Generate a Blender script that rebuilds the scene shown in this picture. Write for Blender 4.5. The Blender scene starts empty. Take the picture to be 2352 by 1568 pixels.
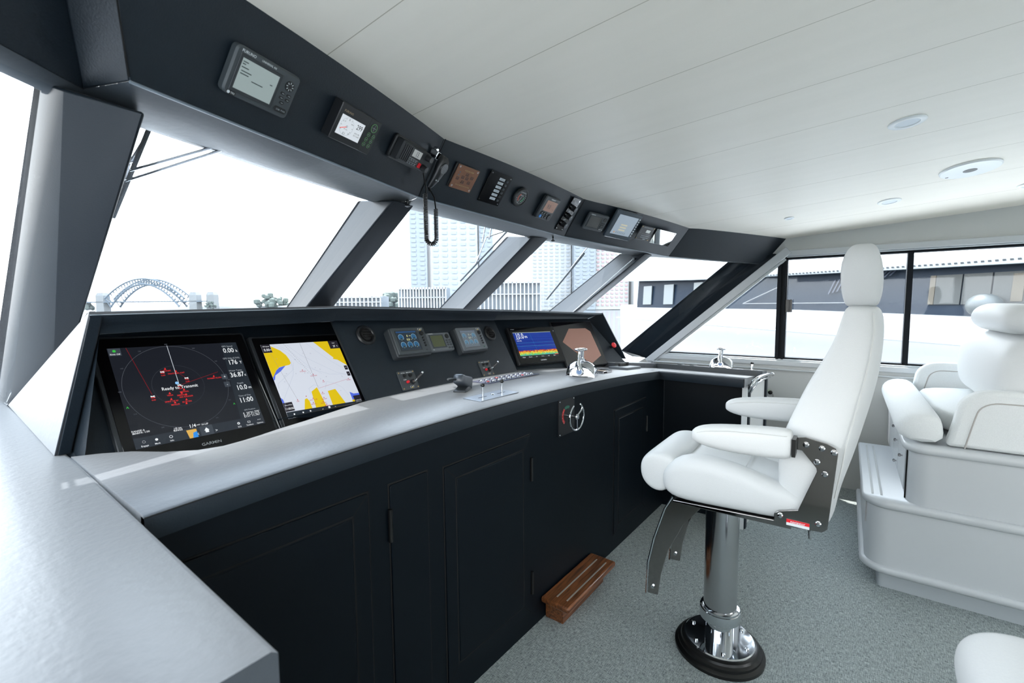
import bpy, bmesh, math, random
from mathutils import Vector, Matrix
from math import sin, cos, pi, radians as R
random.seed(7)
sc = bpy.context.scene
COL = sc.collection

# ------------------------------------------------------------------ camera
YAW, PITCH, ROLL = R(53.595), R(4.503), R(-0.488)
fw = Vector((sin(YAW)*cos(PITCH), cos(YAW)*cos(PITCH), -sin(PITCH)))
rt = Vector((cos(YAW), -sin(YAW), 0)); up = rt.cross(fw)
rt, up = rt*cos(ROLL)+up*sin(ROLL), -rt*sin(ROLL)+up*cos(ROLL)
cam_d = bpy.data.cameras.new('camera'); cam = bpy.data.objects.new('camera', cam_d); COL.objects.link(cam)
cam.matrix_world = Matrix(((rt.x, up.x, -fw.x, 0), (rt.y, up.y, -fw.y, 0), (rt.z, up.z, -fw.z, 1.4), (0, 0, 0, 1)))
cam_d.lens = 16; cam_d.sensor_width = 36; cam_d.clip_start = .02; cam_d.clip_end = 5000
cam_d.dof.use_dof = True; cam_d.dof.focus_distance = 2.3; cam_d.dof.aperture_fstop = 4.5
sc.camera = cam
# ------------------------------------------------------------------ light
SKY = 8.0
w = bpy.data.worlds.new('sky'); sc.world = w; w.use_nodes = True
nt = w.node_tree; nt.nodes.clear()
wo = nt.nodes.new('ShaderNodeOutputWorld'); bg = nt.nodes.new('ShaderNodeBackground')
tc = nt.nodes.new('ShaderNodeTexCoord'); sp = nt.nodes.new('ShaderNodeSeparateXYZ'); cr = nt.nodes.new('ShaderNodeValToRGB')
mr = nt.nodes.new('ShaderNodeMapRange'); mr.inputs['From Min'].default_value = -1; mr.inputs['From Max'].default_value = 1
nt.links.new(tc.outputs['Generated'], sp.inputs[0]); nt.links.new(sp.outputs['Z'], mr.inputs['Value'])
nt.links.new(mr.outputs[0], cr.inputs[0]); nt.links.new(cr.outputs[0], bg.inputs[0]); nt.links.new(bg.outputs[0], wo.inputs[0])
e = cr.color_ramp.elements
e[0].position = 0; e[0].color = (.34, .37, .38, 1); e[1].position = 1; e[1].color = (.66, .82, 1, 1)
x = e.new(.47); x.color = (.45, .48, .48, 1); x = e.new(.52); x.color = (1, 1, .98, 1); x = e.new(.7); x.color = (.86, .94, 1, 1)
bg.inputs[1].default_value = SKY
sun_d = bpy.data.lights.new('sun', 'SUN'); sun_d.energy = 12; sun_d.angle = R(.6); sun_d.color = (1, .95, .88)
sun = bpy.data.objects.new('sun', sun_d); COL.objects.link(sun)
SUNDIR = Vector((-.25, -.30, -1)).normalized()      # light travels this way
sun.rotation_euler = SUNDIR.to_track_quat('-Z', 'Y').to_euler(); sun.location = (6, 4, 12)
vs = sc.view_settings; vs.view_transform = 'Standard'; vs.look = 'None'; vs.gamma = 1; vs.exposure = 0.0; vs.use_curve_mapping = False
sc.cycles.max_bounces = 10; sc.cycles.diffuse_bounces = 6; sc.cycles.glossy_bounces = 5; sc.cycles.transmission_bounces = 6; sc.cycles.transparent_max_bounces = 12
sc.cycles.sample_clamp_indirect = 8; sc.cycles.use_denoising = True; sc.cycles.caustics_reflective = False; sc.cycles.caustics_refractive = False

# ------------------------------------------------------------------ materials
MC = {}
def mat(name, col, rough=.5, metal=0, spec=.5, noise=0, nscale=40, bump=0, bscale=200, emit=0, sheen=0, coat=0, stretch=None):
    if name in MC: return MC[name]
    m = bpy.data.materials.new(name); m.use_nodes = True; n = m.node_tree; b = n.nodes['Principled BSDF']
    b.inputs['Base Color'].default_value = (*col, 1); b.inputs['Roughness'].default_value = rough; b.inputs['Metallic'].default_value = metal
    b.inputs['Specular IOR Level'].default_value = spec; b.inputs['Coat Weight'].default_value = coat; b.inputs['Sheen Weight'].default_value = sheen
    if emit: b.inputs['Base Color'].default_value = (col[0]*.15, col[1]*.15, col[2]*.15, 1)
    if emit: b.inputs['Emission Color'].default_value = (*col, 1); b.inputs['Emission Strength'].default_value = emit
    t = n.nodes.new('ShaderNodeTexCoord'); mp = n.nodes.new('ShaderNodeMapping'); n.links.new(t.outputs['Object'], mp.inputs[0])
    if stretch: mp.inputs['Scale'].default_value = stretch
    if noise:
        no = n.nodes.new('ShaderNodeTexNoise'); no.inputs['Scale'].default_value = nscale; no.inputs['Detail'].default_value = 4
        n.links.new(mp.outputs[0], no.inputs[0]); mx = n.nodes.new('ShaderNodeMix'); mx.data_type = 'RGBA'
        mx.inputs['A'].default_value = (*[c*(1-noise) for c in col], 1); mx.inputs['B'].default_value = (*[min(1, c*(1+noise)) for c in col], 1)
        n.links.new(no.outputs['Fac'], mx.inputs['Factor']); n.links.new(mx.outputs['Result'], b.inputs['Base Color'])
    if bump:
        no = n.nodes.new('ShaderNodeTexNoise'); no.inputs['Scale'].default_value = bscale; no.inputs['Detail'].default_value = 3
        n.links.new(mp.outputs[0], no.inputs[0]); bp = n.nodes.new('ShaderNodeBump'); bp.inputs['Strength'].default_value = bump; bp.inputs['Distance'].default_value = .002
        n.links.new(no.outputs['Fac'], bp.inputs['Height']); n.links.new(bp.outputs[0], b.inputs['Normal'])
    MC[name] = m; return m
def em(name, col, s=1.0): return mat('lit_'+name, col, .3, emit=s)
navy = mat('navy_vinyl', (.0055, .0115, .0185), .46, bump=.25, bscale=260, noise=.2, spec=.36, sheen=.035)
navy_skylit = mat('navy_vinyl_skylit', (.022, .030, .042), .42, bump=.35, bscale=60, noise=.15, spec=1.0, sheen=.34)  # same navy leather, lighter copy: sky sheen put into colour and gloss
cabm = mat('black_veneer', (.0028, .0055, .0085), .42, noise=.3, nscale=30, stretch=(60, 60, 2), bump=.1, bscale=60, spec=.14)
gapm = mat('dark_gap', (.002, .002, .002), .9)
blackp = mat('black_plastic', (.012, .013, .015), .35)
blackg = mat('black_glass', (.004, .004, .005), .14, spec=.45)
greyp = mat('grey_plastic', (.055, .065, .072), .45)
greyl = mat('light_grey_plastic', (.13, .145, .16), .4)
greym = mat('screen_bezel_grey', (.03, .035, .04), .4)
chrome = mat('chrome', (.66, .68, .71), .06, 1)
steel = mat('polished_steel', (.50, .50, .51), .12, 1, noise=.12, nscale=6)
darksteel = mat('smoked_mirror_steel', (.34, .325, .315), .07, 1)
white = mat('white_leather', (.62, .635, .64), .45, bump=.25, bscale=300, spec=.3)
whitel = mat('white_lacquer', (.53, .55, .565), .28, spec=.5)
ivory = mat('ivory_lacquer', (.74, .74, .72), .4)
wallm = mat('wall_vinyl', (.56, .565, .55), .6, bump=.1)
fabric = mat('white_woven_fabric', (.70, .72, .72), .8, noise=.13, nscale=350, bump=.5, bscale=500, sheen=.2)
rubber = mat('black_rubber', (.006, .006, .006), .3)
redm = mat('red_button', (.75, .02, .03), .35)
labelm = mat('white_label', (.75, .78, .8), .5)
lightgrey = mat('grey_label', (.35, .38, .4), .5)
copper = mat('copper_plate', (.30, .145, .09), .33, .35, noise=.25, nscale=18)
lcd = mat('grey_lcd', (.30, .37, .37), .25, emit=.85)
lcdg = mat('green_lcd', (.10, .125, .06), .2, emit=.45)
lcdc = mat('copper_lcd', (.34, .22, .18), .2, emit=.55)
lcdd = mat('dark_lcd', (.10, .10, .095), .2)
mirrorm = mat('mirror_plate', (.75, .78, .75), .03, 1)
teakrail = mat('metal_inlay', (.6, .56, .5), .3, .6)
def wood():
    m = mat('teak', (.17, .06, .022), .32, spec=.5, coat=.3); n = m.node_tree; b = n.nodes['Principled BSDF']
    mp = [k for k in n.nodes if k.type == 'MAPPING'][0]; mp.inputs['Scale'].default_value = (3, 45, 45)
    no = n.nodes.new('ShaderNodeTexNoise'); no.inputs['Scale'].default_value = 2.2; no.inputs['Detail'].default_value = 8; no.inputs['Distortion'].default_value = .6
    cr = n.nodes.new('ShaderNodeValToRGB'); n.links.new(mp.outputs[0], no.inputs[0]); n.links.new(no.outputs['Fac'], cr.inputs[0]); n.links.new(cr.outputs[0], b.inputs['Base Color'])
    e = cr.color_ramp.elements; e[0].position = .3; e[0].color = (.045, .013, .005, 1); e[1].position = .7; e[1].color = (.30, .105, .035, 1)
    return m
teak = wood()
def carpet():
    m = bpy.data.materials.new('woven_carpet'); m.use_nodes = True; n = m.node_tree; b = n.nodes['Principled BSDF']; b.inputs['Roughness'].default_value = .85
    t = n.nodes.new('ShaderNodeTexCoord'); outs = []
    for s in ((230, 30, 1), (30, 230, 1)):
        mp = n.nodes.new('ShaderNodeMapping'); mp.inputs['Scale'].default_value = s; n.links.new(t.outputs['Object'], mp.inputs[0])
        no = n.nodes.new('ShaderNodeTexNoise'); no.inputs['Scale'].default_value = 1.6; no.inputs['Detail'].default_value = 3; n.links.new(mp.outputs[0], no.inputs[0]); outs.append(no)
    a = n.nodes.new('ShaderNodeMath'); a.operation = 'ADD'; n.links.new(outs[0].outputs['Fac'], a.inputs[0]); n.links.new(outs[1].outputs['Fac'], a.inputs[1])
    cr = n.nodes.new('ShaderNodeValToRGB'); mr = n.nodes.new('ShaderNodeMapRange'); mr.inputs['From Min'].default_value = .72; mr.inputs['From Max'].default_value = 1.28
    n.links.new(a.outputs[0], mr.inputs['Value']); n.links.new(mr.outputs[0], cr.inputs[0]); e = cr.color_ramp.elements
    e[0].color = (.12, .145, .145, 1); e[1].color = (.52, .57, .56, 1); n.links.new(cr.outputs[0], b.inputs['Base Color'])
    bp = n.nodes.new('ShaderNodeBump'); bp.inputs['Strength'].default_value = .5; bp.inputs['Distance'].default_value = .003
    n.links.new(mr.outputs[0], bp.inputs['Height']); n.links.new(bp.outputs[0], b.inputs['Normal']); return m
def ceilmat():
    m = bpy.data.materials.new('ceiling_planks'); m.use_nodes = True; n = m.node_tree; b = n.nodes['Principled BSDF']; b.inputs['Roughness'].default_value = .42
    b.inputs['Specular IOR Level'].default_value = .35
    t = n.nodes.new('ShaderNodeTexCoord'); s = n.nodes.new('ShaderNodeSeparateXYZ'); n.links.new(t.outputs['Object'], s.inputs[0])
    def mt(op, *a):
        k = n.nodes.new('ShaderNodeMath'); k.operation = op
        for i, v in enumerate(a):
            if isinstance(v, (int, float)): k.inputs[i].default_value = v
            else: n.links.new(v, k.inputs[i])
        return k.outputs[0]
    f = mt('FRACT', mt('DIVIDE', mt('ADD', s.outputs['X'], 10*.39-.72+.195), .39)); d = mt('ABSOLUTE', mt('SUBTRACT', f, .5))
    line = mt('LESS_THAN', d, .0034)
    no = n.nodes.new('ShaderNodeTexNoise'); mp = n.nodes.new('ShaderNodeMapping'); mp.inputs['Scale'].default_value = (14, 1.2, 1); n.links.new(t.outputs['Object'], mp.inputs[0])
    n.links.new(mp.outputs[0], no.inputs[0]); no.inputs['Scale'].default_value = 1; no.inputs['Detail'].default_value = 5
    cr = n.nodes.new('ShaderNodeValToRGB'); n.links.new(no.outputs['Fac'], cr.inputs[0]); e = cr.color_ramp.elements
    e[0].color = (.80, .755, .665, 1); e[1].color = (.87, .82, .73, 1)
    mx = n.nodes.new('ShaderNodeMix'); mx.data_type = 'RGBA'; n.links.new(line, mx.inputs['Factor']); n.links.new(cr.outputs[0], mx.inputs['A']); mx.inputs['B'].default_value = (.46, .42, .33, 1)
    n.links.new(mx.outputs['Result'], b.inputs['Base Color']); return m
def glassmat(name, tint=(.97, .985, 1), gl=.06):
    m = bpy.data.materials.new(name); m.use_nodes = True; n = m.node_tree; n.nodes.clear()
    o = n.nodes.new('ShaderNodeOutputMaterial'); mx = n.nodes.new('ShaderNodeMixShader'); tr = n.nodes.new('ShaderNodeBsdfTransparent'); g = n.nodes.new('ShaderNodeBsdfGlossy')
    lw = n.nodes.new('ShaderNodeLayerWeight'); lw.inputs[0].default_value = .5; pw_ = n.nodes.new('ShaderNodeMath'); pw_.operation = 'POWER'; pw_.inputs[1].default_value = 5
    fr = n.nodes.new('ShaderNodeMath'); fr.operation = 'MULTIPLY_ADD'; fr.inputs[1].default_value = .5; fr.inputs[2].default_value = .015
    n.links.new(lw.outputs['Facing'], pw_.inputs[0]); n.links.new(pw_.outputs[0], fr.inputs[0])
    tr.inputs[0].default_value = (*tint, 1); g.inputs[0].default_value = (.9, .95, 1, 1); g.inputs['Roughness'].default_value = .03
    n.links.new(fr.outputs[0], mx.inputs[0]); n.links.new(tr.outputs[0], mx.inputs[1]); n.links.new(g.outputs[0], mx.inputs[2]); n.links.new(mx.outputs[0], o.inputs[0]); return m
glass = glassmat('clear_glass')

# ------------------------------------------------------------------ mesh builder
_font_cache = {}
class B:
    def __init__(s): s.v = []; s.f = []; s.mi = []; s.mats = []; s.cur = 0; s.T = Matrix.Identity(4)
    def m(s, mt):
        if mt not in s.mats: s.mats.append(mt)
        s.cur = s.mats.index(mt); return s
    def pts(s, P):
        i = len(s.v); s.v += [tuple(s.T @ Vector(p)) for p in P]; return i
    def face(s, idx): s.f.append(tuple(idx)); s.mi.append(s.cur)
    def poly(s, P): i = s.pts(P); s.face(range(i, i+len(P))); return s
    def box(s, x0, x1, y0, y1, z0, z1):
        i = s.pts([(x, y, z) for z in (z0, z1) for y in (y0, y1) for x in (x0, x1)])
        for q in ((0, 2, 3, 1), (4, 5, 7, 6), (0, 1, 5, 4), (2, 6, 7, 3), (0, 4, 6, 2), (1, 3, 7, 5)): s.face([i+k for k in q])
        return s
    def hexa(s, bot, top):      # two quads
        return s.loft([bot, top])
    def loft(s, secs, caps=True, close=False):
        n = len(secs[0]); i = s.pts([p for c in secs for p in c]); K = len(secs)
        for k in range(K if close else K-1):
            a, b = i+k*n, i+((k+1) % K)*n
            for j in range(n): s.face((a+j, a+(j+1) % n, b+(j+1) % n, b+j))
        if caps and not close:
            s.face([i+j for j in range(n)][::-1]); s.face([i+(K-1)*n+j for j in range(n)])
        return s
    def prism(s, P, z0, z1):    # P list of xy
        return s.loft([[(x, y, z0) for x, y in P], [(x, y, z1) for x, y in P]])
    def plate(s, x0, x1, y0, y1, z0, z1, r=.004, c=.001, n=4):   # rounded-corner slab facing +z with chamfer
        def ring(d, z):
            o = []; rr = max(r-d, .0003)
            for (cx, cy, a0) in ((x1-r, y1-r, 0), (x0+r, y1-r, 90), (x0+r, y0+r, 180), (x1-r, y0+r, 270)):
                for k in range(n+1):
                    a = R(a0+90*k/n); o.append((cx+rr*cos(a), cy+rr*sin(a), z))
            return o
        return s.loft([ring(0, z0), ring(0, z1-c), ring(c, z1)])
    def frame(s, x0, x1, y0, y1, t, z0, z1):
        o = [(x0, y0), (x1, y0), (x1, y1), (x0, y1)]; q = [(x0+t, y0+t), (x1-t, y0+t), (x1-t, y1-t), (x0+t, y1-t)]
        return s.loft([[(*p, z0) for p in o], [(*p, z1) for p in o], [(*p, z1) for p in q], [(*p, z0) for p in q]], caps=False, close=True)
    def disc(s, cx, cy, z0, z1, r, n=20, r1=None):
        r1 = r if r1 is None else r1
        return s.loft([[(cx+r*cos(2*pi*k/n), cy+r*sin(2*pi*k/n), z0) for k in range(n)], [(cx+r1*cos(2*pi*k/n), cy+r1*sin(2*pi*k/n), z1) for k in range(n)]])
    def arc(s, cx, cy, r0, r1, a0, a1, z, n=24):
        P = [(cx+r1*cos(R(a0+(a1-a0)*k/n)), cy+r1*sin(R(a0+(a1-a0)*k/n)), z) for k in range(n+1)]
        Q = [(cx+r0*cos(R(a0+(a1-a0)*k/n)), cy+r0*sin(R(a0+(a1-a0)*k/n)), z) for k in range(n+1)]
        i = s.pts(P+Q)
        for k in range(n): s.face((i+k, i+k+1, i+n+2+k, i+n+1+k))
        return s
    def lathe(s, prof, n=40, cx=0, cy=0):   # prof list (r,z)
        return s.loft([[(cx+max(r, 1e-4)*cos(2*pi*k/n), cy+max(r, 1e-4)*sin(2*pi*k/n), z) for k in range(n)] for r, z in prof])
    def tube(s, path, r, n=10, closed=False, flat=1):
        P = [Vector(p) for p in path]; secs = []; prev = None
        for i, p in enumerate(P):
            t = ((P[(i+1) % len(P)] if closed or i < len(P)-1 else p)-(P[i-1] if closed or i > 0 else p)).normalized()
            if prev is None: a = Vector((0, 0, 1)) if abs(t.z) < .9 else Vector((1, 0, 0)); u = t.cross(a).normalized()
            else: u = (prev-t*prev.dot(t)).normalized()
            prev = u; w_ = t.cross(u); rr = r[i] if isinstance(r, (list, tuple)) else r
            secs.append([tuple(p+u*rr*cos(2*pi*k/n)+w_*rr*flat*sin(2*pi*k/n)) for k in range(n)])
        return s.loft(secs, close=closed)
    def line(s, a, b, w_, z):   # flat stroke in local xy
        a = Vector((*a, 0)); b = Vector((*b, 0)); d = (b-a)
        if d.length < 1e-7: return s
        nn = Vector((-d.y, d.x, 0)).normalized()*w_/2
        return s.poly([(p.x, p.y, z) for p in (a-nn, b-nn, b+nn, a+nn)])
    def ball(s, c, r, n=14, sq=(1, 1, 1)):
        secs = []
        for i in range(n//2+1):
            th = pi*i/(n//2); rr = max(r*sin(th), 1e-4); secs.append([(c[0]+sq[0]*rr*cos(2*pi*k/n), c[1]+sq[1]*rr*sin(2*pi*k/n), c[2]-sq[2]*r*cos(th)) for k in range(n)])
        return s.loft(secs)
    def text(s, t, x, y, size, z=.0, al='CENTER', rot=0, sx=1):
        key = t
        if key not in _font_cache:
            cu = bpy.data.curves.new('t', 'FONT'); cu.body = t; cu.resolution_u = 2; cu.offset = .007; cu.fill_mode = 'FRONT'
            o = bpy.data.objects.new('t', cu); me = o.to_mesh()
            vv = [tuple(v.co) for v in me.vertices]; ff = [tuple(p.vertices) for p in me.polygons]; o.to_mesh_clear()
            bpy.data.objects.remove(o); bpy.data.curves.remove(cu)
            wd = max([v[0] for v in vv] or [0]); _font_cache[key] = (vv, ff, wd)
        vv, ff, wd = _font_cache[key]; ox = {'LEFT': 0, 'CENTER': -wd/2, 'RIGHT': -wd}[al]
        i = s.pts([(x+(v[0]+ox)*size*sx, y+(v[1]-.35)*size, z) for v in vv])
        for q in ff: s.face([i+k for k in q])
        return s
    def obj(s, name, mt=None, parent=None, smooth=True, mw=None, angle=35, bevel=0, sub=0, nofix=False):
        me = bpy.data.meshes.new(name); me.from_pydata(s.v, [], s.f)
        ms = s.mats if s.mats else [mt]
        for k in ms: me.materials.append(k)
        if s.mats: me.polygons.foreach_set('material_index', s.mi)
        if not nofix:
            bm = bmesh.new(); bm.from_mesh(me); bmesh.ops.recalc_face_normals(bm, faces=bm.faces); bm.to_mesh(me); bm.free()
        me.update()
        if smooth:
            me.shade_smooth(); me.set_sharp_from_angle(angle=R(angle))
        o = bpy.data.objects.new(name, me); COL.objects.link(o)
        if parent is not None: o.parent = parent
        if mw is not None: o.matrix_world = mw
        if bevel:
            b = o.modifiers.new('bevel', 'BEVEL'); b.width = bevel; b.segments = 2; b.limit_method = 'ANGLE'; b.angle_limit = R(40)
        if sub:
            b = o.modifiers.new('sub', 'SUBSURF'); b.levels = sub; b.render_levels = sub
        return o
def tag(o, label, cat, group=None):
    o['label'] = label; o['category'] = cat
    if group: o['group'] = group
    return o
def thing(name, label, cat, mw=None, group=None):
    o = bpy.data.objects.new(name, None); o.empty_display_size = .05; COL.objects.link(o)
    if mw is not None: o.matrix_world = mw
    return tag(o, label, cat, group)
def struct(o): o['kind'] = 'structure'; return o
def copy_tree(o, parent=None):
    c = o.copy(); COL.objects.link(c)
    if parent is not None: c.parent = parent
    for ch in list(o.children): copy_tree(ch, c)
    return c
def MW(o, h, v):
    h = Vector(h).normalized(); v = Vector(v).normalized(); n = h.cross(v).normalized(); o = Vector(o)
    return Matrix(((h.x, v.x, n.x, o.x), (h.y, v.y, n.y, o.y), (h.z, v.z, n.z, o.z), (0, 0, 0, 1)))
def rrect(cx, cy, w_, h_, r, n=4):
    o = []
    for (sx, sy, a0) in ((1, 1, 0), (-1, 1, 90), (-1, -1, 180), (1, -1, 270)):
        for k in range(n+1):
            a = R(a0+90*k/n); o.append((cx+sx*(w_/2-r)+r*cos(a), cy+sy*(h_/2-r)+r*sin(a)))
    return o
def lerp(a, b, t): return tuple(a[i]+(b[i]-a[i])*t for i in range(len(a)))
def cz(x): return 1.03-.0266*(x-1.35)**2
def zc(x, y): return 2.148-.0266*(x-1.35)**2-.0713*y

# ================================================================== ROOM SHELL
b = B(); b.box(-.6, 4.35, -3.2, 3.0, -.06, 0); struct(b.obj('floor', carpet(), smooth=False))
# ceiling, cambered athwartships
b = B(); NX, NY = 36, 12; xs = [-.6+4.95*i/NX for i in range(NX+1)]; ys = [-3.2+4.9*i/NY for i in range(NY+1)]
i0 = b.pts([(x, y, zc(x, y)) for y in ys for x in xs]); i1 = b.pts([(x, y, zc(x, y)+.06) for y in ys for x in xs]); W_ = NX+1
for j in range(NY):
    for i in range(NX):
        a = j*W_+i; b.face((i0+a, i0+a+W_, i0+a+W_+1, i0+a+1)); b.face((i1+a, i1+a+1, i1+a+W_+1, i1+a+W_))
struct(b.obj('ceiling', ceilmat(), nofix=True))
# starboard wall: below the sill, above the head, forward of the slanted window edge
XW = 4.19; T_ = .12
b = B()
def wallpiece(P): b.loft([[(XW, y, z) for y, z in P], [(XW+T_, y, z) for y, z in P]])
wallpiece([(-3.2, 0), (2.0, 0), (2.0, .60), (1.48, .925), (-3.2, .925)])
top = [(-3.2, 1.78)]+[(.46, 1.78)]; wallpiece([(-3.2, 1.78), (.50, 1.78), (.64, 1.86), (.64, zc(XW, .42)+.02), (-3.2, zc(XW, -3.2)+.02)])
struct(b.obj('wall_starboard', wallm, smooth=False))
# white trim around the starboard window
b = B(); b.box(XW-.022, XW+.03, -3.2, 1.47, .905, .945); b.box(XW-.012, XW+.03, -3.2, 1.44, .945, .958); b.box(XW-.03, XW, -3.2, 1.5, .868, .880)
struct(b.obj('trim_1', whitel, bevel=.004))
b = B(); b.box(XW-.022, XW+.03, -3.2, .47, 1.768, 1.81); b.box(XW-.010, XW+.03, -3.2, .47, 1.757, 1.768); struct(b.obj('trim_2', whitel, bevel=.004))
b = B()
A_, B_ = Vector((XW, 1.50, .905)), Vector((XW, .455, 1.80)); d = (B_-A_).normalized(); nn = Vector((0, -d.z, d.y))
if nn.z > 0: nn = -nn
b.loft([[tuple(p), tuple(p+nn*.062), tuple(p+nn*.062+Vector((.04, 0, 0))), tuple(p+Vector((.04, 0, 0)))] for p in (A_-d*.02-Vector((.03, 0, 0)), B_+d*.06-Vector((.03, 0, 0)))])
b.loft([[tuple(p), tuple(p+nn*.02), tuple(p+nn*.02+Vector((.03, 0, 0))), tuple(p+Vector((.03, 0, 0)))] for p in (A_+nn*.062-Vector((.018, 0, 0)), B_+nn*.062-Vector((.018, 0, 0)))])
struct(b.obj('trim_3', whitel, bevel=.004))
framem = mat('black_frame', (.004, .006, .009), .5, spec=.15)
# starboard side windows
def window(n, P, frame, label=None):
    b = B(); b.loft([[(XW+.05, y, z) for y, z in P], [(XW+.056, y, z) for y, z in P]]); o = struct(b.obj('window_%d' % n, glass, smooth=False))
    f = B()
    for q in frame: f.loft([[(XW+.005, y, z) for y, z in q], [(XW+.075, y, z) for y, z in q]])
    f.obj('window_frame', framem, o, smooth=False); return o
window(1, [(1.42, .955), (.455, .955), (.455, 1.765)], [[(1.43, .953), (.44, .953), (.44, .968), (1.385, .968)], [(1.43, .953), (1.385, .955), (.455, 1.722), (.455, 1.762)]])
wn = window(2, [(.4, .955), (-.325, .955), (-.325, 1.765), (.4, 1.765)], [[(.462, .955), (.395, .955), (.395, 1.765), (.462, 1.765)], [(.4, .953), (-.33, .953), (-.33, .97), (.4, .97)], [(.4, 1.742), (-.33, 1.742), (-.33, 1.768), (.4, 1.768)]])
f = B(); f.box(XW-.012, XW+.01, .435, .455, .955, 1.765); f.box(XW-.012, XW+.01, .402, .418, .955, 1.765); f.obj('slider_rail', framem, wn, smooth=False)
f = B(); f.box(XW-.02, XW+.02, .355, .397, 1.33, 1.43); f.box(XW-.035, XW-.015, .37, .375, 1.33, 1.43); f.obj('latch', rubber, wn, bevel=.002)
window(3, [(-.345, .955), (-1.7, .955), (-1.7, 1.765), (-.345, 1.765)], [[(-.32, .955), (-.352, .955), (-.352, 1.765), (-.32, 1.765)], [(-.345, .953), (-3.1, .953), (-3.1, .97), (-.345, .97)], [(-.345, 1.742), (-3.1, 1.742), (-3.1, 1.768), (-.345, 1.768)]])
# port wall and aft wall (behind and beside the camera)
b = B()
def pw(P, x=-.52): b.loft([[(x, y, z) for y, z in P], [(x+.1, y, z) for y, z in P]])
pw([(-3.2, 0), (2.2, 0), (2.2, .8), (1.5, .97), (-3.2, .97)]); pw([(-3.2, 1.75), (.7, 1.75), (.7, 2.06), (-3.2, 2.3)]); pw([(-1.3, .97), (-1.2, .97), (-1.2, 1.75), (-1.3, 1.75)])
struct(b.obj('wall_port', wallm, smooth=False))
b = B(); b.box(-.6, 4.35, -3.3, -3.2, 0, .5); b.box(-.6, 4.35, -3.3, -3.2, 1.95, 2.4); b.box(-.6, 1.2, -3.3, -3.2, .5, 1.95); b.box(2.4, 4.35, -3.3, -3.2, .5, 1.95)
struct(b.obj('wall_aft', wallm, smooth=False))

# ================================================================== WINDSCREEN
S = [(-.40, .76, 1.79), (.345, 1.30, 1.812), (1.27, 1.60, 1.835), (2.42, 1.555, 1.805), (3.46, 1.36, 1.785), (4.19, .585, 1.735)]     # top line
P_ = [(-.40, 1.95, .99), (.26, 2.90, .99), (1.28, 2.86, .99), (2.42, 2.80, .98), (3.50, 2.45, .96), (4.19, 1.56, .90)]    # base line
for k in range(5):
    a, b2, c, d = [Vector(q) for q in (P_[k], P_[k+1], S[k+1], S[k])]
    n_ = (b2-a).cross(d-a).normalized()*.008
    if n_.y < 0: n_ = -n_
    g = B(); g.loft([[tuple(q) for q in (a, b2, c, d)], [tuple(q+n_) for q in (a, b2, c, d)]]); struct(g.obj('window_%d' % (4+k), glass, smooth=False))
# leather wrapped mullions, each a prism from the sill to the soffit: (top, base) for glass-side, inner and far corners
pil = {  # corner points from image pixels, some then scaled about the camera
 0: ([(.221, 1.47, 1.905), (.203, 1.285, 1.845), (.212, 1.165, 1.80), (.335, 1.175, 1.80), (.355, 1.31, 1.83), (.28, 1.45, 1.88)], [(.236, 3.33, .93), (.255, 3.16, .955), (.262, 2.98, .99), (.345, 2.50, .99), (.362, 2.72, .99), (.32, 3.3, .94)]),
 1: ([(1.228, 1.732, 1.859), (1.228, 1.705, 1.857), (1.192, 1.454, 1.815), (1.218, 1.448, 1.815), (1.333, 1.49, 1.823), (1.375, 1.63, 1.84)], [(1.228, 2.999, 0.97), (1.228, 2.978, 0.972), (1.192, 2.76, 1.004), (1.218, 2.76, 1.004), (1.333, 2.702, 0.998), (1.375, 2.87, 0.99)]),
 2: ([(2.415, 1.822, 1.852), (2.409, 1.792, 1.849), (2.268, 1.517, 1.805), (2.292, 1.51, 1.805), (2.411, 1.49, 1.812), (2.47, 1.61, 1.83)], [(2.415, 3.035, 0.959), (2.409, 3.01, 0.961), (2.268, 2.586, 0.995), (2.292, 2.577, 0.995), (2.411, 2.607, 0.988), (2.47, 2.8, 0.98)]),
 3: ([(3.549, 1.517, 1.815), (3.537, 1.494, 1.813), (3.31, 1.218, 1.772), (3.329, 1.211, 1.772), (3.45, 1.21, 1.777), (3.55, 1.32, 1.79)], [(3.549, 2.772, 0.959), (3.537, 2.738, 0.961), (3.31, 2.287, 0.995), (3.329, 2.277, 0.995), (3.45, 2.274, 0.988), (3.56, 2.42, 0.98)]),
}
pilm = mat('pillar_vinyl', (.004, .0085, .014), .44, bump=.10, bscale=260, spec=.22, sheen=.06)
seal = mat('matt_rubber_seal', (.006, .007, .009), .8, spec=.08)
plab = ['widest dark leather window pillar at the far left, beside the big dash screens', 'dark leather window pillar behind the middle of the dash, below the radio microphone', 'dark leather window pillar under the three rotary knobs of the overhead console', 'dark leather window pillar with two thin white cords running down it']
for k, (t_, b_) in pil.items():
    g = B().m(rubber if k else rubber); n6 = len(t_); i = g.pts(t_+b_)
    for j in range(n6):
        g.m(seal if j == 0 or j == n6-1 else pilm); g.face((i+j, i+(j+1) % n6, i+n6+(j+1) % n6, i+n6+j))
    g.m(pilm); g.face(range(i, i+n6)); g.face(list(range(i+n6, i+2*n6))[::-1])
    o = g.obj('window_pillar', None, smooth=True, angle=50, bevel=.006); tag(o, plab[k], 'window pillar', 'leather wrapped windscreen pillars')
g = B()     # starboard corner pillar, against the white window trim
g.loft([[(4.10, .79, 1.76), (4.13, .80, 1.76), (4.165, .56, 1.735), (4.178, .45, 1.785), (4.24, .62, 1.84)], [(4.10, 1.73, .965), (4.13, 1.735, .965), (4.165, 1.50, .90), (4.17, 1.47, .90), (4.20, 1.66, .90)]])
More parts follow.
